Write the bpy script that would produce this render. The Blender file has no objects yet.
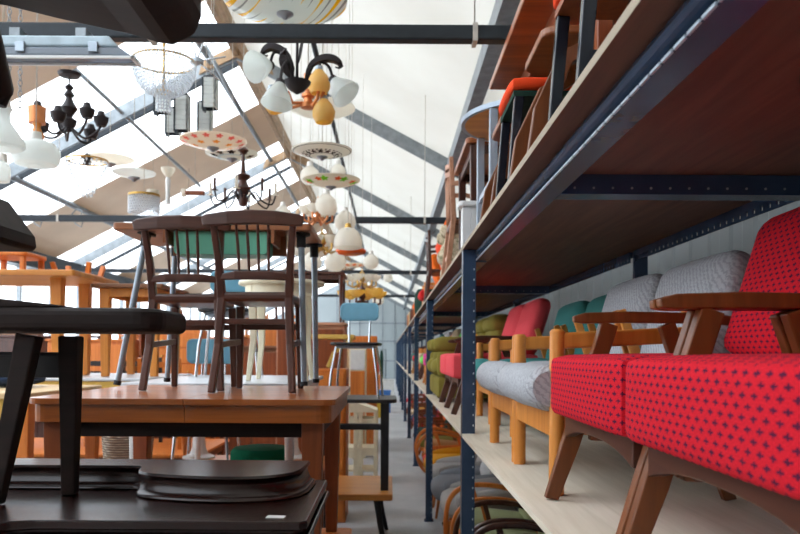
import bpy, bmesh, math, random
from mathutils import Vector, Matrix
random.seed(11)
PI = math.pi
# ---------------------------------------------------------------- camera model
F, CX, CY, CAMZ, RHO = 750.0, 389.0, 353.0, 1.58, math.radians(0.35)

def P(px, py, Y):
    """photo pixel at depth Y -> world point"""
    dx, dy = px - CX, py - CY
    c, s = math.cos(RHO), math.sin(RHO)
    x, y = dx * c + dy * s, -dx * s + dy * c
    return Vector((x * Y / F, Y, CAMZ - y * Y / F))

scene = bpy.context.scene
col = scene.collection
cam_d = bpy.data.cameras.new('camera')
cam = bpy.data.objects.new('camera', cam_d)
col.objects.link(cam)
cam.location = (0, 0, CAMZ)
cam.rotation_euler = (PI / 2, -RHO, 0)
cam_d.sensor_width = 36
cam_d.lens = F / 800 * 36
cam_d.shift_x = (400 - CX) / 800
cam_d.shift_y = (CY - 267) / 800
cam_d.clip_start = 0.05
cam_d.clip_end = 300
cam_d.dof.use_dof = True
cam_d.dof.focus_distance = 2.0
cam_d.dof.aperture_fstop = 6.3
scene.camera = cam
scene.view_settings.view_transform = 'Standard'
scene.view_settings.look = 'None'
scene.view_settings.gamma = 1
scene.view_settings.exposure = EXPOSURE = 1.65

# ---------------------------------------------------------------- materials
def lin(c):
    return tuple(((v / 255) / 12.92 if v / 255 <= 0.04045 else ((v / 255 + 0.055) / 1.055) ** 2.4) for v in c) + (1.0,)

class NT:
    def __init__(s, name):
        s.mat = bpy.data.materials.new(name)
        s.mat.use_nodes = True
        s.t = s.mat.node_tree
        s.b = s.t.nodes['Principled BSDF']
        s.out = s.t.nodes['Material Output']
    def n(s, typ, **kw):
        nd = s.t.nodes.new(typ)
        for k, v in kw.items():
            setattr(nd, k, v)
        return nd
    def link(s, a, b):
        s.t.links.new(a, b)
    def m(s, op, a, b=None, c=None):
        nd = s.n('ShaderNodeMath', operation=op)
        for i, v in enumerate((a, b, c)):
            if v is None: continue
            if isinstance(v, (int, float)): nd.inputs[i].default_value = v
            else: s.link(v, nd.inputs[i])
        return nd.outputs[0]
    def mix(s, fac, a, b):
        nd = s.n('ShaderNodeMix', data_type='RGBA')
        for sock, v in ((nd.inputs[0], fac), (nd.inputs[6], a), (nd.inputs[7], b)):
            if isinstance(v, (int, float, tuple)): sock.default_value = v
            else: s.link(v, sock)
        return nd.outputs[2]
    def coord(s, kind='Object', scale=(1, 1, 1), rot=(0, 0, 0)):
        tc = s.n('ShaderNodeTexCoord')
        mp = s.n('ShaderNodeMapping')
        mp.inputs['Scale'].default_value = scale
        mp.inputs['Rotation'].default_value = rot
        s.link(tc.outputs[kind], mp.inputs[0])
        return mp.outputs[0]
    def noise(s, vec, scale=5, detail=4, rough=.55, dist=0):
        nd = s.n('ShaderNodeTexNoise')
        nd.inputs['Scale'].default_value = scale
        nd.inputs['Detail'].default_value = detail
        nd.inputs['Roughness'].default_value = rough
        nd.inputs['Distortion'].default_value = dist
        s.link(vec, nd.inputs['Vector'])
        return nd.outputs['Fac']
    def ramp(s, fac, stops):
        nd = s.n('ShaderNodeValToRGB')
        el = nd.color_ramp.elements
        while len(el) < len(stops): el.new(0.5)
        for e, (p, c) in zip(el, stops):
            e.position = p; e.color = c
        s.link(fac, nd.inputs[0])
        return nd.outputs[0]
    def bump(s, h, strength=.3, dist=.01):
        nd = s.n('ShaderNodeBump')
        nd.inputs['Strength'].default_value = strength
        nd.inputs['Distance'].default_value = dist
        s.link(h, nd.inputs['Height'])
        s.link(nd.outputs[0], s.b.inputs['Normal'])
    def set(s, color=None, rough=None, metal=None, **kw):
        if color is not None:
            if isinstance(color, tuple): s.b.inputs['Base Color'].default_value = color
            else: s.link(color, s.b.inputs['Base Color'])
        if rough is not None:
            if isinstance(rough, (int, float)): s.b.inputs['Roughness'].default_value = rough
            else: s.link(rough, s.b.inputs['Roughness'])
        if metal is not None: s.b.inputs['Metallic'].default_value = metal
        for k, v in kw.items(): s.b.inputs[k.replace('_', ' ')].default_value = v

def plain(name, rgb, rough=.5, metal=0, var=.12, scale=14, **kw):
    t = NT(name)
    c = lin(rgb)
    d = tuple(v * (1 - var) for v in c[:3]) + (1,)
    l = tuple(min(1, v * (1 + var)) for v in c[:3]) + (1,)
    n = t.noise(t.coord(), scale, 3)
    t.set(t.ramp(n, [(.3, d), (.7, l)]), rough, metal, **kw)
    return t.mat

def wood(name, rgb1, rgb2, axis=0, rough=.4, grain=1.0, coat=0.0):
    t = NT(name)
    sc = [28 * grain] * 3
    sc[axis] = 1.6 * grain
    v = t.coord('Object', tuple(sc))
    n1 = t.noise(v, 1.0, 5, .6, .6)
    n2 = t.noise(t.coord('Object', (1.5, 1.5, 1.5)), 2.2, 2)
    base = t.ramp(n1, [(.32, lin(rgb1)), (.68, lin(rgb2))])
    dark = t.mix(t.m('MULTIPLY', n2, .35), base, lin(rgb1))
    t.set(dark, rough)
    if coat: t.set(Coat_Weight=coat, Coat_Roughness=.12)
    t.bump(n1, .12, .003)
    return t.mat

def fabric(name, rgb, rough=.9, weave=420, var=.2, strength=.35):
    t = NT(name)
    c = lin(rgb)
    uv = t.coord('UV')
    n = t.noise(uv, weave, 2)
    n2 = t.noise(uv, 9, 3)
    base = t.ramp(n, [(.3, tuple(x * (1 - var) for x in c[:3]) + (1,)), (.7, tuple(min(1, x * (1 + var)) for x in c[:3]) + (1,))])
    base = t.mix(t.m('MULTIPLY', n2, .25), base, tuple(x * .75 for x in c[:3]) + (1,))
    t.set(base, rough, Specular_IOR_Level=.2)
    t.bump(n, strength, .002)
    return t.mat

def plus_fabric(name, rgb, mark, pu=.0275, pv=.0132, a=.0076, b=.0021, av=.0044, bv=.0016):
    """woven cloth with a staggered grid of little dark crosses"""
    t = NT(name)
    uv = t.coord('UV')
    wob = t.n('ShaderNodeTexNoise'); wob.inputs['Scale'].default_value = 160
    t.link(uv, wob.inputs['Vector'])
    sep = t.n('ShaderNodeSeparateXYZ'); t.link(uv, sep.inputs[0])
    jit = t.m('MULTIPLY', t.m('SUBTRACT', wob.outputs['Fac'], .5), .004)
    u = t.m('ADD', sep.outputs[0], jit); v = t.m('ADD', sep.outputs[1], jit)
    row = t.m('FLOOR', t.m('DIVIDE', v, pv))
    off = t.m('MULTIPLY', t.m('MODULO', t.m('ABSOLUTE', row), 2.0), .5)
    fu = t.m('MULTIPLY', t.m('ABSOLUTE', t.m('SUBTRACT', t.m('FRACT', t.m('ADD', t.m('DIVIDE', u, pu), off)), .5)), pu)
    fv = t.m('MULTIPLY', t.m('ABSOLUTE', t.m('SUBTRACT', t.m('FRACT', t.m('DIVIDE', v, pv)), .5)), pv)
    k1 = t.m('MULTIPLY', t.m('LESS_THAN', fu, a), t.m('LESS_THAN', fv, bv))
    k2 = t.m('MULTIPLY', t.m('LESS_THAN', fu, b), t.m('LESS_THAN', fv, av))
    mask = t.m('MAXIMUM', k1, k2)
    n = t.noise(uv, 380, 2)
    c = lin(rgb)
    base = t.ramp(n, [(.3, tuple(x * .75 for x in c[:3]) + (1,)), (.7, tuple(min(1, x * 1.2) for x in c[:3]) + (1,))])
    t.set(t.mix(t.m('MULTIPLY', mask, .9), base, lin(mark)), .92, Specular_IOR_Level=.15)
    t.bump(t.m('ADD', n, t.m('MULTIPLY', mask, -.6)), .4, .003)
    return t.mat

def boucle(name, rgb):
    """grey nubbly cloth with small wavy ribs"""
    t = NT(name)
    uv = t.coord('UV')
    w = t.n('ShaderNodeTexWave', wave_type='BANDS', bands_direction='DIAGONAL')
    w.inputs['Scale'].default_value = 26; w.inputs['Distortion'].default_value = 5; w.inputs['Detail'].default_value = 2
    w.inputs['Detail Scale'].default_value = 3
    t.link(uv, w.inputs['Vector'])
    n = t.noise(uv, 260, 2)
    h = t.m('ADD', t.m('MULTIPLY', w.outputs['Fac'], .6), t.m('MULTIPLY', n, .4))
    c = lin(rgb)
    t.set(t.ramp(h, [(.2, tuple(x * .72 for x in c[:3]) + (1,)), (.6, c)]), .95, Specular_IOR_Level=.2)
    t.bump(h, .5, .004)
    return t.mat

def glassy(name, rgb, trans=.9, rough=.05):
    """thin clear sheet or crystal: mostly see-through, with a sheen"""
    t = NT(name)
    tr = t.n('ShaderNodeBsdfTransparent'); tr.inputs[0].default_value = lin(rgb)
    t.set(lin(rgb), rough)
    mx = t.n('ShaderNodeMixShader'); mx.inputs[0].default_value = trans
    t.link(t.b.outputs[0], mx.inputs[1]); t.link(tr.outputs[0], mx.inputs[2])
    t.link(mx.outputs[0], t.out.inputs[0])
    return t.mat

def translucent(name, rgb, trans=.5, rgb2=None, scale=3, color=None):
    t = NT(name)
    if color is None:
        n = t.noise(t.coord(), scale, 4)
        color = t.ramp(n, [(.3, lin(rgb2 or rgb)), (.7, lin(rgb))])
    t.set(color, .6)
    tl = t.n('ShaderNodeBsdfTranslucent'); t.link(color, tl.inputs[0])
    mx = t.n('ShaderNodeMixShader'); mx.inputs[0].default_value = trans
    t.link(t.b.outputs[0], mx.inputs[1]); t.link(tl.outputs[0], mx.inputs[2])
    t.link(mx.outputs[0], t.out.inputs[0])
    return t.mat

def dish(name, base, rings, center=None, trans=.45, stripes=False):
    """opal glass dish with painted ornaments; rings = (radius, count, dot radius, phase, colour)"""
    t = NT(name)
    sep = t.n('ShaderNodeSeparateXYZ'); t.link(t.coord('Object'), sep.inputs[0])
    x, y = sep.outputs[0], sep.outputs[1]
    r = t.m('SQRT', t.m('ADD', t.m('MULTIPLY', x, x), t.m('MULTIPLY', y, y)))
    ang = t.m('ADD', t.m('DIVIDE', t.m('ARCTAN2', y, x), 2 * PI), .5)
    colr = lin(base)
    for (R, n, d, ph, rgb) in rings:
        if n == 0:
            mk = t.m('LESS_THAN', t.m('ABSOLUTE', t.m('SUBTRACT', r, R)), d)
        else:
            u = t.m('MULTIPLY', t.m('SUBTRACT', t.m('FRACT', t.m('ADD', t.m('MULTIPLY', ang, n), ph)), .5), 2 * PI * R / n)
            dr = t.m('SUBTRACT', r, R)
            # petals: the dot's edge waves
            dd = t.m('SQRT', t.m('ADD', t.m('MULTIPLY', u, u), t.m('MULTIPLY', dr, dr)))
            wv = t.m('MULTIPLY', t.m('SINE', t.m('MULTIPLY', t.m('ARCTAN2', dr, u), 5)), d * .22)
            mk = t.m('LESS_THAN', dd, t.m('ADD', wv, d * .85))
        colr = t.mix(mk, colr, lin(rgb))
    if stripes:
        for k, ph, w, rgb in stripes:
            f = t.m('FRACT', t.m('ADD', t.m('MULTIPLY', t.m('ADD', x, t.m('MULTIPLY', y, .55)), k), ph))
            taper = t.m('MULTIPLY', t.m('SUBTRACT', r, .12), w)
            mk = t.m('LESS_THAN', t.m('ABSOLUTE', t.m('SUBTRACT', f, .5)), taper)
            colr = t.mix(mk, colr, lin(rgb))
    if not rings and not stripes:
        n = t.noise(t.coord(), 6, 3)
        colr = t.ramp(n, [(.3, tuple(v * .93 for v in lin(base)[:3]) + (1,)), (.7, lin(base))])
    t.set(colr, .15)
    tl = t.n('ShaderNodeBsdfTranslucent'); t.link(colr, tl.inputs[0])
    mx = t.n('ShaderNodeMixShader'); mx.inputs[0].default_value = trans
    t.link(t.b.outputs[0], mx.inputs[1]); t.link(tl.outputs[0], mx.inputs[2])
    t.link(mx.outputs[0], t.out.inputs[0])
    return t.mat

# ---------------------------------------------------------------- mesh builder
def frame_of(d, up=Vector((0, 0, 1))):
    d = d.normalized()
    if abs(d.dot(up)) > .97: up = Vector((0, 1, 0)) if abs(d.y) < .9 else Vector((1, 0, 0))
    s = d.cross(up).normalized()
    return s, s.cross(d).normalized()

def spl(pts, k=4):
    """Catmull-Rom refinement of a polyline"""
    p = [Vector(q) for q in pts]; out = []
    for i in range(len(p) - 1):
        a, b, c, d = p[max(i - 1, 0)], p[i], p[i + 1], p[min(i + 2, len(p) - 1)]
        for j in range(k):
            t = j / k
            out.append(.5 * ((2 * b) + (c - a) * t + (2 * a - 5 * b + 4 * c - d) * t * t + (3 * b - a - 3 * c + d) * t ** 3))
    return out + [p[-1]]

def rrect(x0, x1, y0, y1, r, n=5):
    if isinstance(r, (int, float)): r = (r,) * 4
    out = []
    for (cx, cy, a0, rr) in ((x1 - r[0], y1 - r[0], 0, r[0]), (x0 + r[1], y1 - r[1], 90, r[1]), (x0 + r[2], y0 + r[2], 180, r[2]), (x1 - r[3], y0 + r[3], 270, r[3])):
        for k in range(n + 1):
            a = math.radians(a0 + 90 * k / n)
            out.append((cx + rr * math.cos(a), cy + rr * math.sin(a)))
    return out

class MB:
    def __init__(s):
        s.v, s.f, s.m, s.sm = [], [], [], []
    def add(s, vs, fs, mi=0, smooth=False, M=None):
        b = len(s.v)
        s.v += [(M @ Vector(v) if M is not None else Vector(v)) for v in vs]
        s.f += [tuple(b + i for i in f) for f in fs]
        s.m += [mi] * len(fs); s.sm += [smooth] * len(fs)
        return s
    def box(s, x0, x1, y0, y1, z0, z1, mi=0, M=None):
        vs = [(x, y, z) for z in (z0, z1) for y in (y0, y1) for x in (x0, x1)]
        return s.add(vs, [(0, 2, 3, 1), (4, 5, 7, 6), (0, 1, 5, 4), (2, 6, 7, 3), (0, 4, 6, 2), (1, 3, 7, 5)], mi, False, M)
    def sweep(s, pts, w, h, up=(0, 0, 1), mi=0, smooth=False):
        """rectangular bar along pts; w across, h along up; w and h may be lists"""
        pts = [Vector(p) for p in pts]; up = Vector(up); n = len(pts)
        W = w if isinstance(w, (list, tuple)) else [w] * n
        H = h if isinstance(h, (list, tuple)) else [h] * n
        vs = []
        for i, p in enumerate(pts):
            d = pts[min(i + 1, n - 1)] - pts[max(i - 1, 0)]
            a, b = frame_of(d, up)
            for sx, sy in ((-1, -1), (1, -1), (1, 1), (-1, 1)):
                vs.append(p + a * (sx * W[i] / 2) + b * (sy * H[i] / 2))
        fs = [(0, 1, 2, 3), tuple(4 * (n - 1) + k for k in (3, 2, 1, 0))]
        for i in range(n - 1):
            for k in range(4):
                a, b = 4 * i + k, 4 * i + (k + 1) % 4
                fs.append((a, b, b + 4, a + 4))
        return s.add(vs, fs, mi, smooth)
    def tube(s, pts, r, n=8, mi=0, closed=False):
        pts = [Vector(p) for p in pts]; N = len(pts)
        R = r if isinstance(r, (list, tuple)) else [r] * N
        vs = []; a = None
        for i, p in enumerate(pts):
            if closed: d = pts[(i + 1) % N] - pts[i - 1]
            else: d = pts[min(i + 1, N - 1)] - pts[max(i - 1, 0)]
            d = d.normalized()
            if a is None: a = frame_of(d)[0]; b = d.cross(a)
            else:
                a = (a - d * a.dot(d)).normalized(); b = d.cross(a)
            for k in range(n):
                t = 2 * PI * k / n
                vs.append(p + (a * math.cos(t) + b * math.sin(t)) * R[i])
        fs = []
        for i in range(N if closed else N - 1):
            j = (i + 1) % N
            for k in range(n):
                fs.append((i * n + k, i * n + (k + 1) % n, j * n + (k + 1) % n, j * n + k))
        s.add(vs, fs, mi, True)
        if not closed:
            b0 = len(s.v) - len(vs)
            s.f += [tuple(b0 + k for k in range(n)), tuple(b0 + (N - 1) * n + k for k in reversed(range(n)))]
            s.m += [mi] * 2; s.sm += [False] * 2
        return s
    def lathe(s, prof, n=24, c=(0, 0, 0), mi=0, M=None, smooth=True, sy=1.0):
        vs = []; c = Vector(c)
        for (r, z) in prof:
            for k in range(n):
                t = 2 * PI * k / n
                vs.append(Vector((max(r, 1e-5) * math.cos(t), max(r, 1e-5) * math.sin(t) * sy, z)))
        if M is not None: vs = [M @ v for v in vs]
        vs = [v + c for v in vs]
        fs = []
        for i in range(len(prof) - 1):
            for k in range(n):
                fs.append((i * n + k, i * n + (k + 1) % n, (i + 1) * n + (k + 1) % n, (i + 1) * n + k))
        fs += [tuple(range(n))[::-1], tuple((len(prof) - 1) * n + k for k in range(n))]
        return s.add(vs, fs, mi, smooth)
    def prism(s, poly, a0, a1, axis='z', mi=0, M=None):
        mk = {'z': lambda p, a: (p[0], p[1], a), 'y': lambda p, a: (p[0], a, p[1]), 'x': lambda p, a: (a, p[0], p[1])}[axis]
        n = len(poly)
        vs = [mk(p, a0) for p in poly] + [mk(p, a1) for p in poly]
        fs = [tuple(range(n))[::-1], tuple(range(n, 2 * n))] + [(k, (k + 1) % n, n + (k + 1) % n, n + k) for k in range(n)]
        return s.add(vs, fs, mi, False, M)
    def cushion(s, c, h, r=.05, puff=0.0, n=6, M=None, mi=0):
        """soft block, centre c, half sizes h, edge radius r"""
        c = Vector(c); h = Vector(h); vs = []; idx = {}; fs = []
        def pt(i, j, k):
            key = (i, j, k)
            if key not in idx:
                u = [2 * q / n - 1 for q in key]
                u = [math.copysign(abs(q) ** .8, q) for q in u]
                p = Vector((u[0] * h.x, u[1] * h.y, u[2] * h.z))
                core = Vector([max(-(h[q] - r), min(h[q] - r, p[q])) if h[q] > r else 0 for q in range(3)])
                d = p - core
                if d.length > 1e-9:
                    e = Vector([min(r, h[q]) for q in range(3)])
                    d.normalize(); p = core + Vector((d.x * e.x, d.y * e.y, d.z * e.z))
                for q in range(3):
                    o = [u[w] for w in range(3) if w != q]
                    if abs(u[q]) > .999: p[q] += math.copysign(puff * (1 - o[0] ** 2) * (1 - o[1] ** 2), u[q])
                idx[key] = len(vs); vs.append(p)
            return idx[key]
        for ax in range(3):
            o1, o2 = [q for q in range(3) if q != ax]
            for side in (0, n):
                for i in range(n):
                    for j in range(n):
                        quad = []
                        for (di, dj) in ((0, 0), (1, 0), (1, 1), (0, 1)):
                            key = [0, 0, 0]; key[ax] = side; key[o1] = i + di; key[o2] = j + dj
                            quad.append(pt(*key))
                        fs.append(tuple(quad))
        if M is not None: vs = [M @ v for v in vs]
        vs = [v + c for v in vs]
        return s.add(vs, fs, mi, True)
    def loft(s, polys, zs, mi=0, smooth=True):
        n = len(polys[0])
        vs = [(p[0], p[1], z) for poly, z in zip(polys, zs) for p in poly]
        fs = [tuple(range(n))[::-1], tuple(range((len(zs) - 1) * n, len(zs) * n))]
        for i in range(len(zs) - 1):
            fs += [(i * n + k, i * n + (k + 1) % n, (i + 1) * n + (k + 1) % n, (i + 1) * n + k) for k in range(n)]
        return s.add(vs, fs, mi, smooth)
    def ball(s, c, r, n=12, mi=0, sz=1.0):
        return s.lathe([(r * math.sin(PI * k / 8), -r * sz * math.cos(PI * k / 8)) for k in range(9)], n, c, mi)
    def build(s, name, mats, parent=None, bevel=0, world=False, subsurf=0, shift=None, seg=2):
        me = bpy.data.meshes.new(name)
        off = Vector((0, 0, 0))
        if name in ('leg', 'back_post', 'arm_loop', 'star_base') and not world and shift is None:
            for v in s.v: v.z = max(v.z, 0.0)     # feet are cut level
        if world and parent is not None: off = parent.location.copy()
        if shift is not None: off = Vector(shift)
        me.from_pydata([tuple(v - off) for v in s.v], [], s.f)
        bm = bmesh.new(); bm.from_mesh(me)
        bmesh.ops.recalc_face_normals(bm, faces=bm.faces)
        for e in bm.edges:
            if len(e.link_faces) == 2 and e.calc_face_angle(0) > .75: e.smooth = False
        bm.to_mesh(me); bm.free()
        mats = mats if isinstance(mats, (list, tuple)) else [mats]
        for m in mats: me.materials.append(m)
        me.polygons.foreach_set('material_index', s.m)
        me.polygons.foreach_set('use_smooth', s.sm)
        uv = me.uv_layers.new(name='UVMap').data
        for p in me.polygons:
            n = p.normal; a = max(range(3), key=lambda q: abs(n[q]))
            for li in p.loop_indices:
                co = me.vertices[me.loops[li].vertex_index].co
                uv[li].uv = ((co.y, co.z), (co.x, co.z), (co.x, co.y))[a]
        o = bpy.data.objects.new(name, me)
        col.objects.link(o)
        if parent is not None: o.parent = parent
        elif shift is not None: o.location = off
        if bevel:
            md = o.modifiers.new('bevel', 'BEVEL'); md.width = bevel; md.segments = seg
            md.limit_method = 'ANGLE'; md.angle_limit = math.radians(40)
        if subsurf:
            md = o.modifiers.new('subsurf', 'SUBSURF'); md.levels = subsurf; md.render_levels = subsurf
        return o

def tag(o, label=None, cat=None, group=None, kind=None):
    if label: o['label'] = label
    if cat: o['category'] = cat
    if group: o['group'] = group
    if kind: o['kind'] = kind
    return o

def thing(name, label, cat, loc=(0, 0, 0), rz=0, group=None):
    o = bpy.data.objects.new(name, None)
    col.objects.link(o)
    o.empty_display_size = .1
    o.location = loc; o.rotation_euler = (0, 0, rz)
    return tag(o, label, cat, group)

def struct(mb, name, m, parent=None, bevel=0, **kw):
    o = mb.build(name, m, parent, bevel, **kw)
    if parent is None: o['kind'] = 'structure'
    return o

KIDS = {}
def copy_thing(root, loc, rz, label=None, group=None):
    def rec(o, par):
        c = o.copy(); col.objects.link(c); c.parent = par
        for ch in [q for q in ALLKIDS(o)]: rec(ch, c)
        return c
    c = rec(root, None)
    c.location = loc; c.rotation_euler = (0, 0, rz)
    if label: c['label'] = label
    if group: c['group'] = group
    return c
def ALLKIDS(o):
    return list(o.children)

# palette
M = {}
M['concrete'] = (lambda t: (t.set(t.ramp(t.noise(t.coord(), 1.1, 8, .65), [(.3, lin((160, 161, 164))), (.7, lin((196, 197, 198)))]), .55), t.bump(t.noise(t.coord(), 40, 3), .1, .004), t.mat)[-1])(NT('concrete floor'))
M['sheet'] = translucent('whitewashed roof sheeting', (220, 220, 216), .5, (211, 210, 205), .8)
M['screen'] = translucent('beige shade screen', (206, 190, 172), .30, (194, 178, 160), 1.2)
M['pane'] = glassy('roof glass', (250, 253, 255), .94)
M['poly'] = translucent('grey wall sheeting', (112, 117, 117), .07, (102, 107, 108), .7)
M['endpoly'] = translucent('pale end wall sheeting', (170, 176, 178), .4, (158, 166, 168), .5)
M['zinc'] = plain('galvanised steel', (136, 142, 146), .45, .55, .2, 9)
M['rust'] = plain('brownish steel', (158, 130, 100), .6, .3, .25, 7)
M['navy'] = plain('dark blue rack paint', (54, 72, 96), .24, 0, .15, 6)
M['hole_glint'] = plain('pale holes and lip highlight', (190, 205, 215), .4, .3)  # pale post holes, and the highlight painted along the beam lip
M['black_bar'] = plain('blackened pipe', (34, 40, 46), .5, .3, .2)
M['ply'] = wood('pale shelf board', (212, 198, 176), (234, 222, 204), 1, .6)
M['plyedge'] = wood('raw board edge', (150, 134, 112), (182, 166, 144), 1, .7)
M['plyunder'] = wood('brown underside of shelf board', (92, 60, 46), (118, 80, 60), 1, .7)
M['oak'] = wood('honey oak', (184, 112, 44), (222, 152, 72), 0, .4)
M['beech'] = wood('golden beech', (204, 124, 48), (228, 152, 70), 2, .38)
M['teak'] = wood('teak', (98, 50, 17), (132, 73, 30), 2, .38)
M['teak_y'] = wood('teak lengthwise', (122, 66, 28), (160, 90, 42), 1, .36)
M['walnut'] = wood('dark walnut', (64, 33, 23), (96, 54, 38), 2, .35, 1, .1)
M['walnut_x'] = wood('dark walnut rail', (62, 32, 22), (92, 52, 38), 0, .33, 1, .1)
M['ebony'] = wood('near black wood', (26, 17, 15), (42, 28, 24), 0, .6, 1, 0)
M['lacquer'] = plain('glossy black lacquer', (30, 33, 42), .2)
M['blackwood'] = wood('black painted wood', (24, 24, 27), (36, 36, 40), 2, .45)
M['mahog'] = wood('dark mahogany', (28, 12, 8), (42, 19, 13), 0, .26, .8, 0)
M['burl'] = wood('figured walnut veneer', (126, 62, 14), (182, 98, 32), 0, .3, .6, .2)
M['redwood'] = wood('red brown wood', (116, 56, 24), (150, 78, 38), 2, .4)
M['orangewood'] = wood('orange varnished pine', (196, 104, 34), (226, 136, 58), 2, .4)
M['brownwood'] = wood('mid brown wood', (104, 64, 38), (136, 88, 54), 0, .45)
M['lightwood'] = wood('light birch', (214, 180, 132), (232, 204, 160), 0, .45)
M['yellowwood'] = wood('yellow pine', (200, 156, 62), (222, 182, 92), 0, .45)
M['pinkwood'] = wood('faded pink brown veneer', (176, 122, 92), (204, 150, 118), 0, .5)
M['white'] = plain('white lacquer', (226, 226, 224), .35, 0, .05)
M['whitetop'] = plain('white table laminate', (206, 208, 212), .3, 0, .06)
M['cream'] = plain('cream paint', (240, 231, 202), .45, 0, .06)
M['chrome'] = plain('chrome', (200, 205, 210), .16, 1.0, .04)
M['steel'] = plain('dull steel tube', (150, 160, 170), .3, .5, .1)
M['palemetal'] = plain('pale grey blue legs', (170, 182, 196), .4, .2, .06)
M['rubber'] = plain('black rubber', (22, 22, 24), .7)
M['capwhite'] = plain('white cap', (226, 222, 214), .4)
M['bluechair'] = plain('light blue vinyl', (112, 172, 198), .42, 0, .06)
M['greenpaint'] = plain('sea green drawer paint', (118, 198, 168), .4, 0, .05)
M['laminate'] = wood('brown laminate', (142, 86, 52), (168, 106, 66), 0, .4)
M['brass'] = plain('brass', (196, 156, 84), .3, .9)
M['copper'] = plain('copper', (206, 132, 84), .35, .7)
M['iron'] = plain('black wrought iron', (44, 38, 40), .5, .4)
M['navy'].node_tree.nodes['Principled BSDF'].inputs['Specular IOR Level'].default_value = .3
M['mahog'].node_tree.nodes['Principled BSDF'].inputs['Specular IOR Level'].default_value = .4
M['ebony'].node_tree.nodes['Principled BSDF'].inputs['Specular IOR Level'].default_value = .25
M['cord'] = plain('grey cord', (196, 190, 180), .7)
M['opal'] = dish('opal glass', (244, 247, 244), [], trans=.6)
M['opalw'] = dish('warm opal glass', (250, 246, 236), [], trans=.6)
M['amber'] = dish('amber glass', (252, 222, 140), [], trans=.6)
M['crystal'] = glassy('crystal drops', (244, 247, 250), .5, .05)
M['plastic'] = plain('pale grey plastic', (178, 196, 206), .4)
M['diffuser'] = glassy('smoky clear diffuser', (150, 160, 172), .35, .2)
M['velvet_green'] = fabric('green ribbed velvet', (14, 104, 74), .85, 300)
M['wicker'] = (lambda t: (lambda w: (t.set(t.ramp(w, [(.2, lin((160, 144, 126))), (.8, lin((232, 222, 206)))]), .8), t.bump(w, .8, .01), t.mat)[-1])(t.m('MULTIPLY', t.m('ADD', t.m('SINE', t.m('MULTIPLY', (lambda s_: (t.link(t.coord('UV'), s_.inputs[0]), s_.outputs[1])[-1])(t.n('ShaderNodeSeparateXYZ')), 420)), 1), .5)))(NT('wicker'))
M['redplus'] = plus_fabric('red cloth with dark crosses', (204, 27, 42), (44, 20, 52))
M['greyrib'] = boucle('grey boucle', (178, 178, 182))
M['teal'] = fabric('teal wool', (62, 128, 124))
M['coral'] = fabric('coral wool', (232, 80, 88))
M['crimson'] = fabric('crimson wool', (172, 26, 46))
M['rose'] = fabric('rose red wool', (206, 52, 64))
M['olive'] = fabric('olive velvet', (134, 122, 54))
M['mustard'] = fabric('mustard wool', (214, 146, 28))
M['green'] = fabric('sage green wool', (166, 170, 128))
M['darkgreen'] = fabric('dark green cloth', (34, 60, 50))
M['grey'] = fabric('warm grey wool', (180, 174, 170))
M['slate'] = fabric('slate grey wool', (142, 143, 148))
M['beige'] = fabric('beige wool', (206, 184, 152))
M['tan'] = fabric('tan leather', (176, 122, 76), .5)
M['orangered'] = fabric('orange red cloth', (238, 74, 32))
M['orange'] = fabric('orange cloth', (240, 110, 34))
M['magenta'] = fabric('magenta cloth', (216, 60, 140))
M['lime'] = fabric('bright green cloth', (110, 214, 92))
M['red'] = fabric('red cloth', (212, 44, 44))
M['navycloth'] = fabric('dark navy cloth', (44, 58, 84))
M['whitecloth'] = fabric('off white cloth', (214, 216, 214))
M['floral'] = (lambda t: (t.set(t.ramp(t.noise(t.coord('UV'), 22, 5, .7), [(.40, lin((120, 120, 88))), (.5, lin((206, 190, 160))), (.62, lin((226, 210, 184)))]), .9), t.mat)[-1])(NT('floral upholstery'))
# ================================================================ setting
w = bpy.data.worlds.new('sky'); scene.world = w; w.use_nodes = True
nt = w.node_tree; bg = nt.nodes['Background']
bg.inputs[0].default_value = lin((246, 250, 255)); bg.inputs[1].default_value = SKY = 1.55

Y0, Y1 = -4.0, 46.0
RX, RZ, SL = -2.28, 6.13, .53          # ridge and slope
LX, RWX = -7.18, 1.46
def roof_z(x): return RZ - SL * abs(x - RX)
struct(MB().box(LX, RWX, Y0, Y1, -.12, 0), 'floor', M['concrete'])
# corrugated wall behind the rack
mb = MB(); prof = []
y = Y0
while y < Y1:
    prof += [(1.42, y), (1.42, y + .09), (1.428, y + .11), (1.428, y + .19)]; y += .21
vs = [(a, b, z) for z in (0, roof_z(1.45) - .02) for a, b in prof]
n = len(prof)
mb.add(vs, [(i, i + 1, n + i + 1, n + i) for i in range(n - 1)])
struct(mb, 'wall_right', M['poly'])
gable = [(LX, 0), (RWX, 0), (RWX, roof_z(RWX)), (RX, RZ), (LX, roof_z(LX))]
wb = struct(MB().prism(gable, Y1, Y1 + .08, 'y'), 'wall_back', M['endpoly'])
fm = MB()
for x in (-6, -4.6, -3.2, -1.8, -.4, .35, 1.0): fm.box(x - .03, x + .03, Y1 - .05, Y1, 0, roof_z(x) - .1)
for z in (1.1, 2.3, 3.4): fm.box(LX, RWX, Y1 - .05, Y1, z - .04, z + .04)
fm.build('glazing_bar', M['zinc'], wb)
struct(MB().prism(gable, Y0 - .08, Y0, 'y'), 'wall_front', plain('grey brick wall behind', (176, 168, 160), .9))
lw = struct(MB().box(LX - .1, LX, Y0, Y1, 0, 1.0), 'wall_left', M['zinc'])
struct(MB().box(LX - .1, LX, Y0, 2.0, 1.0, roof_z(LX)), 'wall_left_upper', M['rust'])
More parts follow.
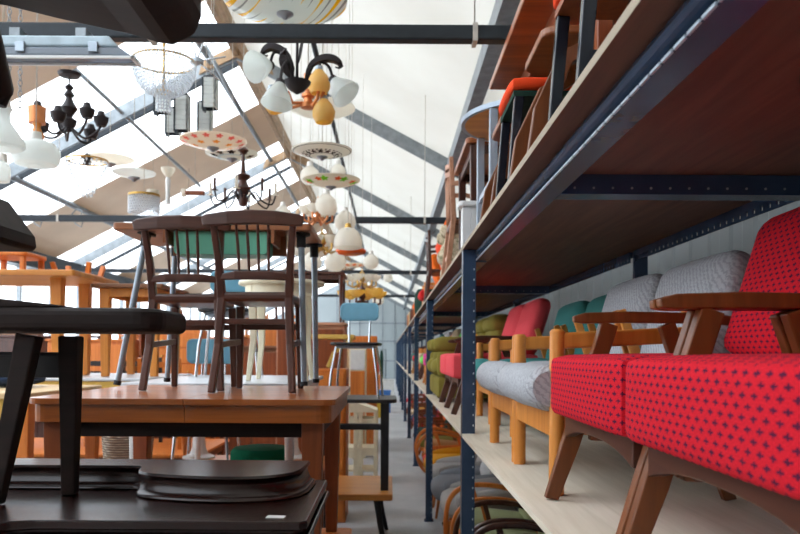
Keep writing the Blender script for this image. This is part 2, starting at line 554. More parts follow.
lwin = struct(MB().box(LX - .05, LX - .04, 2.0, Y1, 1.0, roof_z(LX)), 'window_0', M['pane'])
mb = MB(); y = 2.0
while y < Y1: mb.box(LX - .09, LX, y, y + .06, 1.0, roof_z(LX) - .05); y += 1.4
mb.build('glazing_bar', M['zinc'], lwin)
# right slope: whitewashed sheeting
def slab(x0, x1, y0, y1, t=.012):
    return MB().prism([(x0, roof_z(x0)), (x1, roof_z(x1)), (x1, roof_z(x1) + t), (x0, roof_z(x0) + t)], y0, y1, 'y')
struct(slab(RX, RWX, -3.6, Y1), 'ceiling', M['sheet'])
struct(slab(RX, RWX, Y0, -3.6, .04), 'ceiling_light_block', plain('grey light-blocking roof', (128, 120, 112), .8))  # unseen opaque strip, added to cut light from behind the camera
# left slope: clear glass runs between beige shade screens
runs = []; y = -2.0
struct(slab(LX, RX, Y0, -3.6, .04), 'ceiling_light_block', bpy.data.materials['grey light-blocking roof'])  # same added light block on the left slope, out of view
screens = [ (7.6, 9.6), (13.6, 16.0), (19.6, 21.7), (25.2, 27.4), (30.9, 33.1), (36.5, 38.7)]
a = -3.6; wi = 1
for (s0, s1) in screens + [(Y1, Y1)]:
    win = struct(slab(LX, RX, a, s0, .008), 'window_%d' % wi, M['pane']); wi += 1
    bar = MB()
    y = a + .02
    for y in (a + 1.98,):
        if y < s0: bar.sweep([(RX, y, RZ - .05), (LX, y, roof_z(LX) - .05)], .05, .07)
    bar.build('glazing_bar', M['black_bar'], win)
    if s1 > s0:
        struct(slab(LX, RX, s0, s1, .012), 'ceiling_screen', M['screen'])
    a = s1
for k in range(-1, 7):
    yr = 11.1 + 5.65 * k
    r = MB()
    for xe in (LX, RWX - .02):
        d = .11
        r.sweep([(RX, yr, RZ - d), (xe, yr, roof_z(xe) - d)], .02, .19)
        r.sweep([(RX, yr + .03, RZ - d + .09), (xe, yr + .03, roof_z(xe) - d + .09)], .07, .012)
        r.sweep([(RX, yr + .03, RZ - d - .09), (xe, yr + .03, roof_z(xe) - d - .09)], .07, .012)
    rf = struct(r, 'roof_rafter', M['zinc'])
    g = MB()
    g.prism([(RX - .55, RZ - .46), (RX - .5, RZ - .26), (RX, RZ - .02), (RX + .5, RZ - .26), (RX + .55, RZ - .46), (RX, RZ - .2)], yr - .045, yr - .025, 'y')
    for sx in (-.42, -.3, .3, .42): g.tube([(RX + sx, yr - .07, RZ - abs(sx) * .55 - .13), (RX + sx, yr - .04, RZ - abs(sx) * .55 - .13)], .018, 6)
    g.build('gusset_plate', M['rust'], rf)
struct(MB().box(RX - .035, RX + .035, Y0, Y1, RZ - .18, RZ - .05).box(RX + .13, RX + .18, Y0, Y1, RZ - .26, RZ - .12), 'ridge_beam', M['rust'])
def pipe_run(x, z, r, m): struct(MB().tube([(x, Y0, z), (x, Y1, z)], r, 8), 'roof_purlin', m)
pipe_run(-.93, 5.30, .035, M['black_bar'])
pipe_run(-2.66, 5.86, .045, M['zinc'])
pipe_run(-5.75, 4.22, .055, M['zinc'])
struct(MB().box(.84, .98, Y0, Y1, 4.24, 4.42), 'roof_gutter', M['zinc'])
struct(MB().box(LX, LX + .3, Y0, Y1, roof_z(LX) - .34, roof_z(LX) - .02), 'roof_gutter', M['black_bar'])
# cross bracing rods in the left slope
for (a, b, Ya, Yb) in (((70, 64), (200, 186), 9.6, 14.5), ((205, 45), (240, 110), 10.6, 11.2)):
    struct(MB().tube([P(*a, Ya), P(*b, Yb)], .03, 8), 'bracing_rod', M['zinc'])
# tie pipes that the lamps hang from, strung up to the roof
for i, yt in enumerate((3.77, 9.06, 14.9, 21.1)):
    zt = 3.185
    o = struct(MB().box(LX, 1.40, yt - .035, yt + .035, zt - .04, zt + .035), 'tie_beam', M['black_bar'], bevel=.008)
    hg = MB()
    for x in (.42, -1.2, -4.0): hg.tube([(x, yt, zt), (x, yt, roof_z(x))], .004, 6).box(x - .012, x + .012, yt - .045, yt + .045, zt - .05, zt + .04)
    hg.build('hanger_wire', M['cord'], o)

# ================================================================ storage rack
XF, XR = .353, 1.24
ZU, ZL = CAMZ + .50, CAMZ - .385        # underside of the upper board, top of the lower board
BAY, PY = 3.44, 3.6
rack = thing('storage_rack', 'long dark blue steel rack with two boarded tiers along the wall', 'rack', (XF, PY, 0))
posts = [PY + BAY * k for k in range(-2, 11)]
for yp in posts[1:]:
    mb = MB()
    csec = [(0, 0), (.062, 0), (.062, .03), (.052, .03), (.052, .01), (.01, .01), (.01, .07), (0, .07)]
    mb.prism([(XF + a, yp + b) for a, b in csec], .012, ZU - .001)
    mb.box(XF - .012, XF + .075, yp - .01, yp + .08, 0, .012)
    z = .08
    while z < ZU - .05:
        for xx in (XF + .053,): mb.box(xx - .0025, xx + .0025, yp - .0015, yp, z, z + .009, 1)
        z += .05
    mb.build('post', [M['navy'], M['hole_glint']], rack, world=True)
    mb = MB()
    mb.prism([(XR - a, yp + b) for a, b in csec], .012, ZU - .001).box(XR - .07, XR + .01, yp - .01, yp + .08, 0, .012)
    mb.build('post', M['navy'], rack, world=True)
def beam_profile(x, z, s):           # s = +1: back side towards +x
    q = [(0, 0), (-.004, -.004), (-.0065, -.009), (-.0075, -.015), (-.0065, -.021), (-.003, -.026), (.003, -.030), (.012, -.034), (.012, -.042), (.002, -.045), (0, -.052), (.058, -.054), (.058, 0)]
    return [(x + s * a, z + b) for a, b in q]
for i in range(len(posts) - 1):
    ya, yb = posts[i] + (.07 if i else .2), posts[i + 1]
    for zt in (ZU, ZL - .018):
        mb = MB().prism(beam_profile(XF + .064, zt, 1), ya, yb, 'y')
        if zt == ZU:
            y = ya + .03
            while y < yb: mb.box(XF + .0615, XF + .066, y, y + .042, zt - .0525, zt - .0475, 1); y += .05  # pale strips put the light caught by the lip into colour
        mb.build('beam', [M['navy'], M['hole_glint']], rack, world=True)
        mb = MB()
        if zt == ZU:      # rear beam: a flange with a row of open slots
            mb.box(XR - .064, XR - .05, ya, yb, zt - .028, zt)
            mb.box(XR - .064, XR - .06, ya, yb, zt - .052, zt - .043)
            y = ya
            while y < yb: mb.box(XR - .064, XR - .06, y, min(y + .035, yb), zt - .043, zt - .028); y += .05
        else: mb.box(XR - .064, XR - .01, ya, yb, zt - .05, zt)
        mb.build('beam', M['navy'], rack, world=True)
        ym = (posts[i] + posts[i + 1]) / 2 + .215 if zt == ZU else (posts[i] + posts[i + 1]) / 2
        mb = MB().box(XF + .122, XR - .064, ym - .012, ym + .012, zt - .048, zt).box(XF + .122, XR - .064, ym - .012, ym + .065, zt - .055, zt - .048)
        x = XF + .16
        while zt == ZU and x < XR - .09: mb.tube([(x, ym - .0135, zt - .038), (x, ym - .012, zt - .038)], .0035, 8, 1); x += .053
        mb.build('cross_beam', [M['navy'], M['steel']], rack, world=True)
    yA, yB = posts[i] + (.04 if i else .2), posts[i + 1] + .04
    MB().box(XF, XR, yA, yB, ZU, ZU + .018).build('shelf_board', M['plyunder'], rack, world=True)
    MB().box(XF - .001, XF + .004, yA, yB, ZU + .0005, ZU + .0185).build('edge_strip', M['plyedge'], rack, world=True)
    MB().box(XF, XR, yA, yB, ZL - .018, ZL).build('shelf_board', M['ply'], rack, world=True)
SHU = ZU + .0185

# ================================================================ armchairs (front towards -y, floor at z=0)
def rot_x(a): return Matrix.Rotation(a, 4, 'X')
def armchair_lean(fab, wd, label, loc, group=None, w=.62, wood_back=None, rz=-90):
    """easy chair whose front legs lean back into the armrests"""
    t = thing('armchair', label, 'armchair', loc, math.radians(rz), group)
    h = w / 2
    MB().cushion((0, .262, .303), (h - .003, .27, .079), .026, .006, 10).build('seat', fab, t)
    MB().cushion((0, .525, .555), (h - .025, .05, .185), .04, .01, 8, rot_x(-.30)).build('backrest', fab, t)
    for s in (-1, 1):
        x = s * (h - .017)
        MB().sweep([(x, 0, 0), (x, .05, .15), (x, .15, .465)], [.026, .03, .028], [.036, .046, .044], (0, 1, 0)).build('leg', wd, t, .003)
        MB().sweep([(x, .30, .465), (x, .36, .3), (x, .47, 0)], [.028, .03, .026], [.042, .044, .034], (0, 1, 0)).build('leg', wd, t, .003)
        arm = [(x, .055, .476), (x, .085, .479), (x, .2, .482), (x, .4, .48), (x, .545, .468)]
        MB().sweep(arm, [.022, .03, .033, .03, .026], [.016, .028, .03, .028, .022]).build('armrest', wd, t, .0035)
        MB().sweep([(x, .1, .18), (x, .5, .16)], .026, .045).build('side_rail', wd, t, .004)
    k = 10; lo = []
    for i in range(k + 1):
        u = -1 + 2 * i / k
        lo.append((u * (h - .04), .21 - .012 - .03 * abs(u) ** 2.6))
    poly = [(-h + .04, .226), ] + lo + [(h - .04, .226)]
    MB().prism(poly[::-1], .03, .058, 'y').build('front_rail', wood_back or wd, t, .003)
    MB().box(-h + .05, h - .05, .47, .5, .16, .2).build('rear_rail', wd, t, .004)
    return t

def armchair_post(fab, wd, label, loc, group=None, w=.62, roll=True, seatfab=None, ry=None):
    """easy chair in a round-post frame with a rolled seat front"""
    t = thing('armchair', label, 'armchair', loc, -PI / 2 if ry is None else ry, group)
    h = w / 2
    s_ = MB()
    s_.cushion((0, .36, .3), (h - .03, .22, .05), .04, .01, 6)
    k = 14; prof = [(.0, -h + .012), (.05, -h + .014), (.066, -h + .035), (.068, -h * .3), (.07, 0), (.068, h * .3), (.066, h - .035), (.05, h - .014), (0, h - .012)]
    s_.lathe([(a * .95, b) for a, b in prof], 24, (0, .042, .29), 0, Matrix.Rotation(PI / 2, 4, 'Y'))
    s_.build('seat', seatfab or fab, t)
    MB().cushion((0, .545, .49), (h - .03, .055, .19), .05, .012, 8, rot_x(-.26)).build('backrest', fab, t)
    for s in (-1, 1):
        x = s * (h - .0215)
        MB().tube([(x, .062, 0), (x, .062, .42), (x, .062, .445), (x, .062, .452)], [.021, .021, .021, .014], 16).build('leg', wd, t)
        MB().sweep([(x * .96, .41, .54), (x * .96, .49, .3), (x * .96, .6, 0)], [.022] * 3, [.03, .04, .03], (0, 1, 0)).build('leg', wd, t, .005)
        MB().sweep([(x, .07, .42), (x, .44, .44)], .026, .044).build('armrest', wd, t, .006)
    MB().box(-h + .03, h - .03, .05, .072, .155, .222).build('front_rail', wd, t, .004)
    for s in (-1, 1): MB().box(s * (h - .024) - .012, s * (h - .024) + .012, .08, .5, .165, .215).build('side_rail', wd, t, .003)
    return t

SEAT = 'armchairs in a row on the lower shelf'
Xf = .43
armchair_lean(M['redplus'], M['teak'], 'red armchair with dark crosses, nearest to the camera on the shelf', (.43, 1.055, ZL + .001), SEAT, .622, M['walnut_x'], -89.7)
armchair_lean(M['redplus'], M['teak'], 'red armchair with dark crosses, the one touching the grey chairs', (.43, 1.685, ZL + .001), SEAT, .622, M['walnut_x'])
armchair_post(M['greyrib'], M['beech'], 'grey nubbly armchair with golden beech frame beside the red armchair', (.397, 2.335, ZL + .001), SEAT, .62)
armchair_post(M['greyrib'], M['beech'], 'grey nubbly armchair with golden beech frame beside the teal chairs', (.397, 2.957, ZL + .001), SEAT, .62)
armchair_post(M['teal'], M['beech'], 'teal armchair with beech posts next to the grey chairs', (.52, 3.75, ZL + .001), SEAT, .6, seatfab=M['teal'])
armchair_post(M['teal'], M['beech'], 'teal armchair with beech posts next to the coral seats', (.50, 4.355, ZL + .001), SEAT, .6)
armchair_lean(M['coral'], M['walnut'], 'coral armchair with splayed dark legs beside the teal chair', (.405, 4.96, ZL + .001), SEAT, .584)
armchair_lean(M['coral'], M['walnut'], 'coral armchair with splayed dark legs beside the olive club chairs', (.405, 5.56, ZL + .001), SEAT, .584)

def club_chair(fab, label, loc, group=None, w=.62, sc=1.0, stack=False):
    t = thing('club_chair', label, 'armchair', loc, -PI / 2, group)
    h = w / 2 - .005
    MB().cushion((0, .31, .115), (h, .3, .09), .04, .0, 6).build('base', fab, t)
    MB().cushion((0, .21, .275), (h - .115, .22, .075), .06, .02, 6).build('seat', fab, t)
    MB().cushion((0, .535, .40), (h - .02, .085, .22), .07, .02, 6).build('backrest', fab, t)
    MB().cushion((0, .52, .62), (h - .01, .1, .075), .075, .01, 6).build('head_roll', fab, t)
    for s in (-1, 1):
        MB().cushion((s * (h - .06), .25, .30), (.058, .24, .11), .05, .0, 6).build('armrest', fab, t)
        MB().cushion((s * (h - .06), .22, .455), (.06, .24, .062), .055, .0, 6).build('armrest', fab, t)
        for y in (.07, .54): MB().tube([(s * (h - .06), y, 0), (s * (h - .06), y, .04)], .022, 8).build('leg', M['blackwood'], t)
    return t
club_chair(M['olive'], 'olive velvet club chair with round arms beside the coral chairs', (.37, 6.155, ZL + .001), SEAT, .57)
club_chair(M['olive'], 'olive velvet club chair farther from the coral chairs', (.37, 6.735, ZL + .001), SEAT, .57)
far = [('mustard', 'oak', 'mustard armchair beyond the olive club chairs'), ('darkgreen', 'walnut', 'dark green armchair past the mustard one on the shelf'),
       ('magenta', 'oak', 'magenta armchair far along the lower shelf'), ('lime', 'beech', 'bright green armchair far along the lower shelf'),
       ('beige', 'walnut', 'beige armchair behind the bright green one on the shelf'), ('orange', 'beech', 'orange armchair far down the lower shelf'),
       ('whitecloth', 'walnut', 'off white armchair far down the lower shelf'), ('rose', 'walnut', 'rose red armchair near the far end of the lower shelf'),
       ('teal', 'oak', 'small teal armchair near the far end of the lower shelf'), ('olive', 'walnut', 'dull olive armchair at the far end of the lower shelf')]
y = 7.75
for i, (f, wd, lb) in enumerate(far):
    (armchair_post if i % 2 else armchair_lean)(M[f], M[wd], lb, (.445, y, ZL + .001), SEAT, .64); y += .78 if i != 3 else 1.0

# ---------------------------------------------------------------- chairs on the floor under the rack
FLR = 'armchairs on the floor under the rack'
def bentwood_armchair(fab, wd, label, loc, group=FLR, w=.6, rocker=False, ry=-PI / 2):
    t = thing('armchair', label, 'armchair', loc, ry, group)
    h = w / 2
    MB().cushion((0, .31, .36), (h - .05, .27, .07), .05, .015, 6, rot_x(-.1)).build('seat', fab, t)
    MB().cushion((0, .62, .62), (h - .06, .06, .27), .05, .012, 6, rot_x(-.35)).build('backrest', fab, t)
    for s in (-1, 1):
        x = s * (h - .02)
        loop = [(x, .02, .0), (x, -.03, .18), (x, -.035, .36), (x, .0, .5), (x, .1, .58), (x, .26, .595), (x, .42, .57), (x, .56, .5)]
        if rocker: loop = [(x, .6, .05), (x, .35, .0), (x, .12, .03), (x, -.02, .14), (x, -.08, .32), (x, -.02, .5), (x, .12, .58), (x, .3, .56), (x, .5, .5)]
        MB().sweep(spl(loop), .034, .042, (1, 0, 0)).build('arm_loop', wd, t, .008)
        MB().sweep([(x, .5, .54), (x, .58, .3), (x, .72, 0)], .032, .04, (0, 1, 0)).build('leg', wd, t, .005)
        MB().sweep([(x, -.02, .3), (x, .6, .25)], .024, .05).build('side_rail', wd, t, .004)
        MB().sweep([(x, .16, .585), (x, .24, .29)], .024, .03, (0, 1, 0)).build('arm_strut', wd, t, .004)
    MB().box(-h + .03, h - .03, .03, .055, .26, .32).build('front_rail', wd, t, .004)
    return t
def swivel_chair(fab, label, loc, group=FLR, w=.62, wh=None, base='swivel'):
    t = thing('swivel_chair' if base == 'swivel' else 'shell_chair', label, 'armchair', loc, -PI / 2, group)
    h = w / 2
    MB().cushion((0, .27, .38), (h - .06, .29, .085), .07, .02, 7).build('seat', fab, t)
    MB().cushion((0, .58, .62), (h - .05, .07, .26), .06, .015, 7, rot_x(-.3)).build('backrest', fab, t)
    for s in (-1, 1): MB().cushion((s * (h - .045), .32, .47), (.045, .26, .06), .045, .005, 6, rot_x(.12)).build('armrest', fab, t)
    if wh: MB().cushion((0, .5, .62), (h - .14, .05, .16), .05, .03, 6, rot_x(-.35)).build('back_cushion', wh, t)
    if base == 'swivel':
        MB().tube([(0, .3, .06), (0, .3, .32)], .028, 10).build('column', M['blackwood'], t)
        b = MB()
        for k in range(4):
            a = PI / 4 + k * PI / 2
            b.sweep([(0, .3, .07), (.3 * math.cos(a), .3 + .3 * math.sin(a), .02)], .045, [.05, .03])
        b.build('star_base', M['blackwood'], t, .005)
    else:
        for (sx, yy, dy) in ((-1, .08, -.05), (1, .08, -.05), (-1, .5, .06), (1, .5, .06)):
            MB().tube([(sx * (h - .12), yy, .33), (sx * (h - .06), yy + dy, 0)], [.02, .012], 8).build('leg', M['orangewood'], t)
    return t
bentwood_armchair(M['navycloth'], M['walnut'], 'dark armchair with curved walnut arms, lowest under the shelf edge', (.48, 4.03, 0))
bentwood_armchair(M['green'], M['walnut'], 'sage green armchair with curved wooden arms under the rack', (.48, 4.69, 0))
bentwood_armchair(M['green'], M['orangewood'], 'sage green armchair with slim light arms beside the cream seat', (.47, 5.35, 0))
swivel_chair(M['grey'], 'pale grey shell chair standing in front of the swivel chair', (.46, 6.01, 0), base='legs')
swivel_chair(M['slate'], 'slate grey swivel armchair with white back cushion', (.42, 6.67, 0), wh=M['whitecloth'])
swivel_chair(M['grey'], 'warm grey armchair on splayed legs behind the second post', (.43, 7.42, 0), base='legs')
swivel_chair(M['mustard'], 'mustard armchair on the floor beyond the grey ones', (.42, 8.1, 0), base='legs')
armchair_post(M['rose'], M['orangewood'], 'rose red armchair with flat orange arms on the floor', (.44, 8.9, 0), FLR)
bentwood_armchair(M['tan'], M['orangewood'], 'tan rocking armchair with bent orange arms reaching into the aisle', (.44, 9.75, 0), rocker=True)
cols_ = ['olive', 'darkgreen', 'orange', 'crimson', 'navycloth', 'beige', 'mustard', 'teal', 'grey', 'red']
labs = ['olive floor armchair far along the aisle', 'dark green floor armchair far along the aisle', 'orange floor armchair far along the aisle',
        'crimson floor armchair far along the aisle', 'navy floor armchair far along the aisle', 'beige floor armchair far along the aisle',
        'mustard floor armchair near the far end of the aisle', 'teal floor armchair near the far end of the aisle', 'grey floor armchair near the far end of the aisle', 'red floor armchair near the far end of the aisle']
y = 10.95
for c_, lb in zip(cols_, labs):
    (armchair_lean if int(y) % 2 else armchair_post)(M[c_], M['redwood'], lb, (.47, y, 0), FLR); y += .98
# ================================================================ generic tables and chairs
def table(name, label, x0, x1, y0, y1, zt, zb, top_m, leg_m, cat='table', group=None, th=.03, r=.02, leg=.05, inset=.05, apron=.08, taper=.7, round_legs=False, apron_m=None, under=None, loc_y=None):
    t = thing(name, label, cat, ((x0 + x1) / 2, (y0 + y1) / 2, zb), 0, group)
    MB().prism(rrect(x0, x1, y0, y1, r), zt - th, zt).build('tabletop', top_m, t, .006, world=True)
    a = inset
    if apron:
        m = MB()
        z1 = zt - th; z0 = z1 - apron; q = leg * .35
        m.box(x0 + a + q, x1 - a - q, y0 + a, y0 + a + .02, z0, z1).box(x0 + a + q, x1 - a - q, y1 - a - .02, y1 - a, z0, z1)
        m.box(x0 + a, x0 + a + .02, y0 + a + q, y1 - a - q, z0, z1).box(x1 - a - .02, x1 - a, y0 + a + q, y1 - a - q, z0, z1)
        m.build('apron', apron_m or leg_m, t, .003, world=True)
    for x in (x0 + a + leg / 2 - .01, x1 - a - leg / 2 + .01):
        for y in (y0 + a + leg / 2 - .01, y1 - a - leg / 2 + .01):
            m = MB()
            if round_legs: m.tube([(x, y, zb), (x, y, zt - th)], [leg * taper / 2, leg / 2], 12)
            else: m.sweep([(x, y, zb), (x, y, zt - th - apron), (x, y, zt - th)], [leg * taper, leg, leg], [leg * taper, leg, leg], (0, 1, 0))
            m.build('leg', leg_m, t, .004, world=True)
    return t

def spindle_chair(label, loc, rz, wd, wx, seat_m, group=None, n_sp=4, H=.74):
    """dining chair seen from its back; back at y=0, front at y=.4"""
    t = thing('dining_chair', label, 'chair', loc, rz, group)
    for s in (-1, 1):
        MB().sweep([(s * .168, -.045, 0), (s * .152, .0, .2), (s * .142, .02, .40), (s * .150, -.004, .55), (s * .168, -.04, H - .02)], [.03, .032, .034, .03, .026], [.034, .036, .04, .036, .03], (0, 1, 0)).build('back_post', wd, t, .006)
        MB().sweep([(s * .138, .37, .385), (s * .145, .385, 0)], [.036, .026], [.036, .026], (0, 1, 0)).build('leg', wd, t, .005)
        MB().sweep([(s * .150, .0, .2), (s * .14, .375, .22)], .018, .026).build('stretcher', wx, t, .003)
    rail = [(-.21, -.048, H - .028), (-.19, -.052, H - .024), (-.1, -.066, H - .017), (0, -.07, H - .014), (.1, -.066, H - .017), (.19, -.052, H - .024), (.21, -.048, H - .028)]
    MB().sweep(rail, .02, [.04, .05, .058, .06, .058, .05, .04]).build('top_rail', wx, t, .006)
    MB().sweep([(-.146, -.002, .485), (-.08, -.014, .492), (.08, -.014, .492), (.146, -.002, .485)], .018, [.026, .036, .036, .026]).build('lower_rail', wx, t, .004)
    for k in range(n_sp):
        x = (k - (n_sp - 1) / 2) * .041
        MB().tube([(x, -.012, .495), (x * 1.04, -.035, .61), (x * 1.08, -.06, H - .04)], [.0055, .007, .0055], 8).build('spindle', wd, t)
    MB().prism([(-.15, .0), (.15, .0), (.152, .34), (.142, .40), (.1, .415), (-.1, .415), (-.142, .40), (-.152, .34)], .385, .425).build('seat', seat_m, t, .012)
    MB().sweep([(-.138, .37, .29), (.138, .37, .29)], .018, .028).build('stretcher', wx, t, .003)
    MB().sweep([(-.146, .015, .30), (.146, .015, .30)], .016, .024).build('stretcher', wx, t, .003)
    return t

def tube_chair(label, loc, rz, group=None, back_m=None, seat_m=None, H=.80, bw=.165):
    """chrome kitchen chair with a vinyl back; back at y=0, front at y=-.4"""
    t = thing('kitchen_chair', label, 'chair', loc, rz, group)
    b = MB()
    pts = rrect(-bw, bw, H - .155 * bw / .165, H, .045, 5)
    b.prism(pts, -.014, .014, 'y')
    for i, v in enumerate(b.v): v.y += .05 - .9 * v.x * v.x
    b.build('backrest', back_m or M['bluechair'], t, .008)
    for s in (-1, 1):
        MB().tube([(s * .085, -.01, .43), (s * .09, .03, .62), (s * .09, .042, H - .06)], .009, 10).build('back_tube', M['chrome'], t)
        MB().tube([(s * .15, -.02, .42), (s * .185, .03, .2), (s * .2, .05, 0)], .011, 10).build('leg', M['chrome'], t)
        MB().tube([(s * .15, -.33, .42), (s * .185, -.37, .2), (s * .2, -.385, 0)], .011, 10).build('leg', M['chrome'], t)
    MB().prism(rrect(-.2, .2, -.39, .01, .06), .43, .455).build('seat', seat_m or M['blackwood'], t, .01)
    MB().box(-.15, .15, -.34, -.01, .405, .43).build('seat_frame', M['steel'], t, .004)
    return t

def ladder_chair(label, loc, rz, wd, seat_m=None, group=None, H=.84, slats=3):
    t = thing('ladder_back_chair', label, 'chair', loc, rz, group)
    for s in (-1, 1):
        MB().sweep([(s * .18, .02, 0), (s * .18, 0, .43), (s * .175, .06, H)], .032, .034, (0, 1, 0)).build('back_post', wd, t)
        MB().sweep([(s * .185, -.38, 0), (s * .185, -.38, .42)], .034, .034, (0, 1, 0)).build('leg', wd, t)
    for k in range(slats):
        z = H - .06 - k * .1
        MB().sweep([(-.17, .0 + .06 * (z - .43) / .4, z), (0, .02 + .06 * (z - .43) / .4, z), (.17, .06 * (z - .43) / .4, z)], .014, .05).build('slat', wd, t)
    MB().box(-.2, .2, -.4, .02, .42, .45).build('seat', seat_m or wd, t, .01)
    for z in (.15, .25): MB().box(-.18, .18, -.385, -.37, z, z + .025).build('stretcher', wd, t)
    return t

def stool(name, label, loc, w, h, seat_m, leg_m, th=.05, splay=.03, group=None, soft=False, under=None, rz=0, leg=.034):
    t = thing(name, label, 'stool', loc, rz, group)
    if soft: MB().cushion((0, 0, h - th / 2), (w / 2, w / 2, th / 2), th * .45, .008, 6).build('seat', seat_m, t)
    else: MB().prism(rrect(-w / 2, w / 2, -w / 2, w / 2, .03), h - th, h).build('seat', seat_m, t, .008)
    if under: MB().box(-w / 2 + .012, w / 2 - .012, -w / 2 + .012, w / 2 - .012, h - th - .014, h - th + .004).build('seat_base', under, t)
    z1 = h - th - (.014 if under else 0)
    for sx in (-1, 1):
        for sy in (-1, 1):
            a = w / 2 - leg
            MB().sweep([(sx * (a + splay), sy * (a + splay), 0), (sx * a, sy * a, z1)], leg, leg, (0, 1, 0)).build('leg', leg_m, t, .004)
    return t

# ================================================================ upper tier of the rack
z0 = SHU + .001
def leg_table_up(name, label, x0, x1, y0, y1, h, top_m, leg_m, th=.035, **k):
    return table(name, label, x0, x1, y0, y1, z0 + h, z0, top_m, leg_m, th=th, **k)
leg_table_up('dining_table', 'brown rectangular table on the upper tier nearest the camera', .47, 1.2, 2.0, 3.57, .77, M['burl'], M['redwood'], inset=.12, apron=.07, r=.01)
leg_table_up('dining_table', 'long brown table on the upper tier behind the round table', .455, 1.15, 4.5, 5.35, .78, M['burl'], M['walnut'], inset=.04, apron=.05, r=.03)
t = thing('round_table', 'round table with pale square legs on the upper tier', 'table', (.764, 4.0, z0))
MB().lathe([(.0, .70), (.36, .70), (.378, .71), (.38, .72), (.378, .73), (.0, .73)], 48).build('tabletop', M['oak'], t)
MB().lathe([(.381, .703), (.386, .703), (.386, .728), (.381, .728)], 48).build('edge_band', M['palemetal'], t)
for sx in (-1, 1):
    for sy in (-1, 1): MB().box(sx * .25 - .02, sx * .25 + .02, sy * .26 - .02, sy * .26 + .02, 0, .70).build('leg', M['palemetal'], t, .003)
for sx in (-1, 1): MB().box(sx * .25 - .012, sx * .25 + .012, -.24, .24, .33, .36).build('stretcher', M['palemetal'], t)
# red stool-seated chairs by the edge
def bar_chair(label, loc, rz, seat_m, under, leg_m, edge):
    t = thing('side_chair', label, 'chair', loc, rz)
    MB().cushion((0, .19, .425), (.17, .19, .026), .024, .006, 6).build('seat', seat_m, t)
    MB().box(-.158, .158, .01, .37, .38, .40).build('seat_base', under, t)
    for s in (-1, 1):
        MB().sweep([(s * .15, .0, 0), (s * .145, .03, .38)], [.024, .028], [.028, .034], (0, 1, 0)).build('leg', leg_m, t, .003)
        MB().sweep([(s * .17, .46, 0), (s * .165, .38, .38), (s * .165, .39, .52), (s * .16, .41, .62)], .03, [.04, .045, .04, .034], (0, 1, 0)).build('back_post', edge, t, .003)
    MB().sweep([(-.16, .41, .57), (0, .43, .575), (.16, .41, .57)], .018, .1).build('top_rail', edge, t, .004)
    MB().sweep([(-.165, .02, .15), (-.165, .42, .15)], .02, .03).build('stretcher', leg_m, t)
    MB().sweep([(.165, .02, .15), (.165, .42, .15)], .02, .03).build('stretcher', leg_m, t)
    return t
bar_chair('chair with orange-red seat and dark legs at the near end of the upper tier', (.43, 1.86, z0), -PI / 2, M['orangered'], M['redwood'], M['lacquer'], M['redwood'])
bar_chair('chair with orange-red seat and green underside below the brown table', (.42, 2.775, z0), -PI / 2, M['orangered'], M['darkgreen'], M['lacquer'], M['lightwood'])
# bent plywood legs leaning between them
t = thing('bentwood_chair', 'brown bentwood chair with curved plank legs under the brown table', 'chair', (.42, 2.385, z0), -PI / 2)
for s in (-1, 1):
    MB().sweep([(s * .17, .0, 0), (s * .165, .03, .2), (s * .15, .1, .36), (s * .14, .24, .44)], .03, [.05, .055, .05, .04], (0, 1, 0)).build('leg', M['teak'], t, .004)
    MB().sweep([(s * .17, .5, 0), (s * .16, .42, .3), (s * .15, .40, .44), (s * .15, .45, .62)], .03, .045, (0, 1, 0)).build('back_post', M['teak'], t, .004)
MB().prism(rrect(-.17, .17, .03, .42, .05), .43, .455).build('seat', M['teak_y'], t, .006)
MB().sweep([(-.16, .44, .56), (0, .47, .56), (.16, .44, .56)], .016, .1).build('top_rail', M['teak_y'], t, .004)
t = copy_thing(t, (.42, 3.2, z0), -PI / 2, 'brown bentwood chair with curved legs between brown and round table')
stool('step_stool', 'white painted box stool on the upper tier below the round table', (.47, 4.385, z0), .15, .36, M['white'], M['white'], .03, 0, leg=.05)
# chair with a curved arm
def elbow_chair(label, loc, wd, seat):
    t = thing('elbow_chair', label, 'chair', loc, -PI / 2)
    for s in (-1, 1):
        MB().sweep([(s * .22, -.03, 0), (s * .21, .02, .45), (s * .2, .0, .9)], .03, [.034, .04, .03], (0, 1, 0)).build('back_post', wd, t, .005)
        MB().sweep([(s * .23, .5, 0), (s * .22, .44, .42)], .032, .036, (0, 1, 0)).build('leg', wd, t, .005)
        MB().sweep([(s * .21, .0, .7), (s * .24, .14, .72), (s * .25, .3, .68), (s * .24, .42, .56), (s * .22, .44, .44)], .028, .034).build('armrest', wd, t, .005)
    MB().prism(rrect(-.22, .22, .0, .45, .04), .41, .45).build('seat', seat, t, .01)
    for z in (.78, .84): MB().sweep([(-.2, .0, z), (0, -.02, z + .03), (.2, .0, z)], .016, .035).build('top_rail', wd, t)
    for k in range(4): MB().tube([(-.12 + .08 * k, 0, .46), (-.12 + .08 * k, -.01, .79)], .008, 8).build('spindle', wd, t)
    MB().sweep([(-.21, .0, .2), (.21, .0, .2)], .02, .03).build('stretcher', wd, t)
    return t
elbow_chair('faded brown elbow chair with curved arm on the upper tier', (.44, 5.62, z0), M['pinkwood'], M['brownwood'])
club = club_chair(M['floral'], 'floral upholstered tub chair on the upper tier', (.42, 6.2, z0), None, .5)
armchair_lean(M['orange'], M['lightwood'], 'orange armchair with light arms on the upper tier after the floral chair', (1.13, 7.1, z0), None, .58, rz=90)
armchair_post(M['orangered'], M['lightwood'], 'orange-red armchair with light posts on the upper tier', (1.13, 7.9, z0), None, .58, ry=PI / 2)
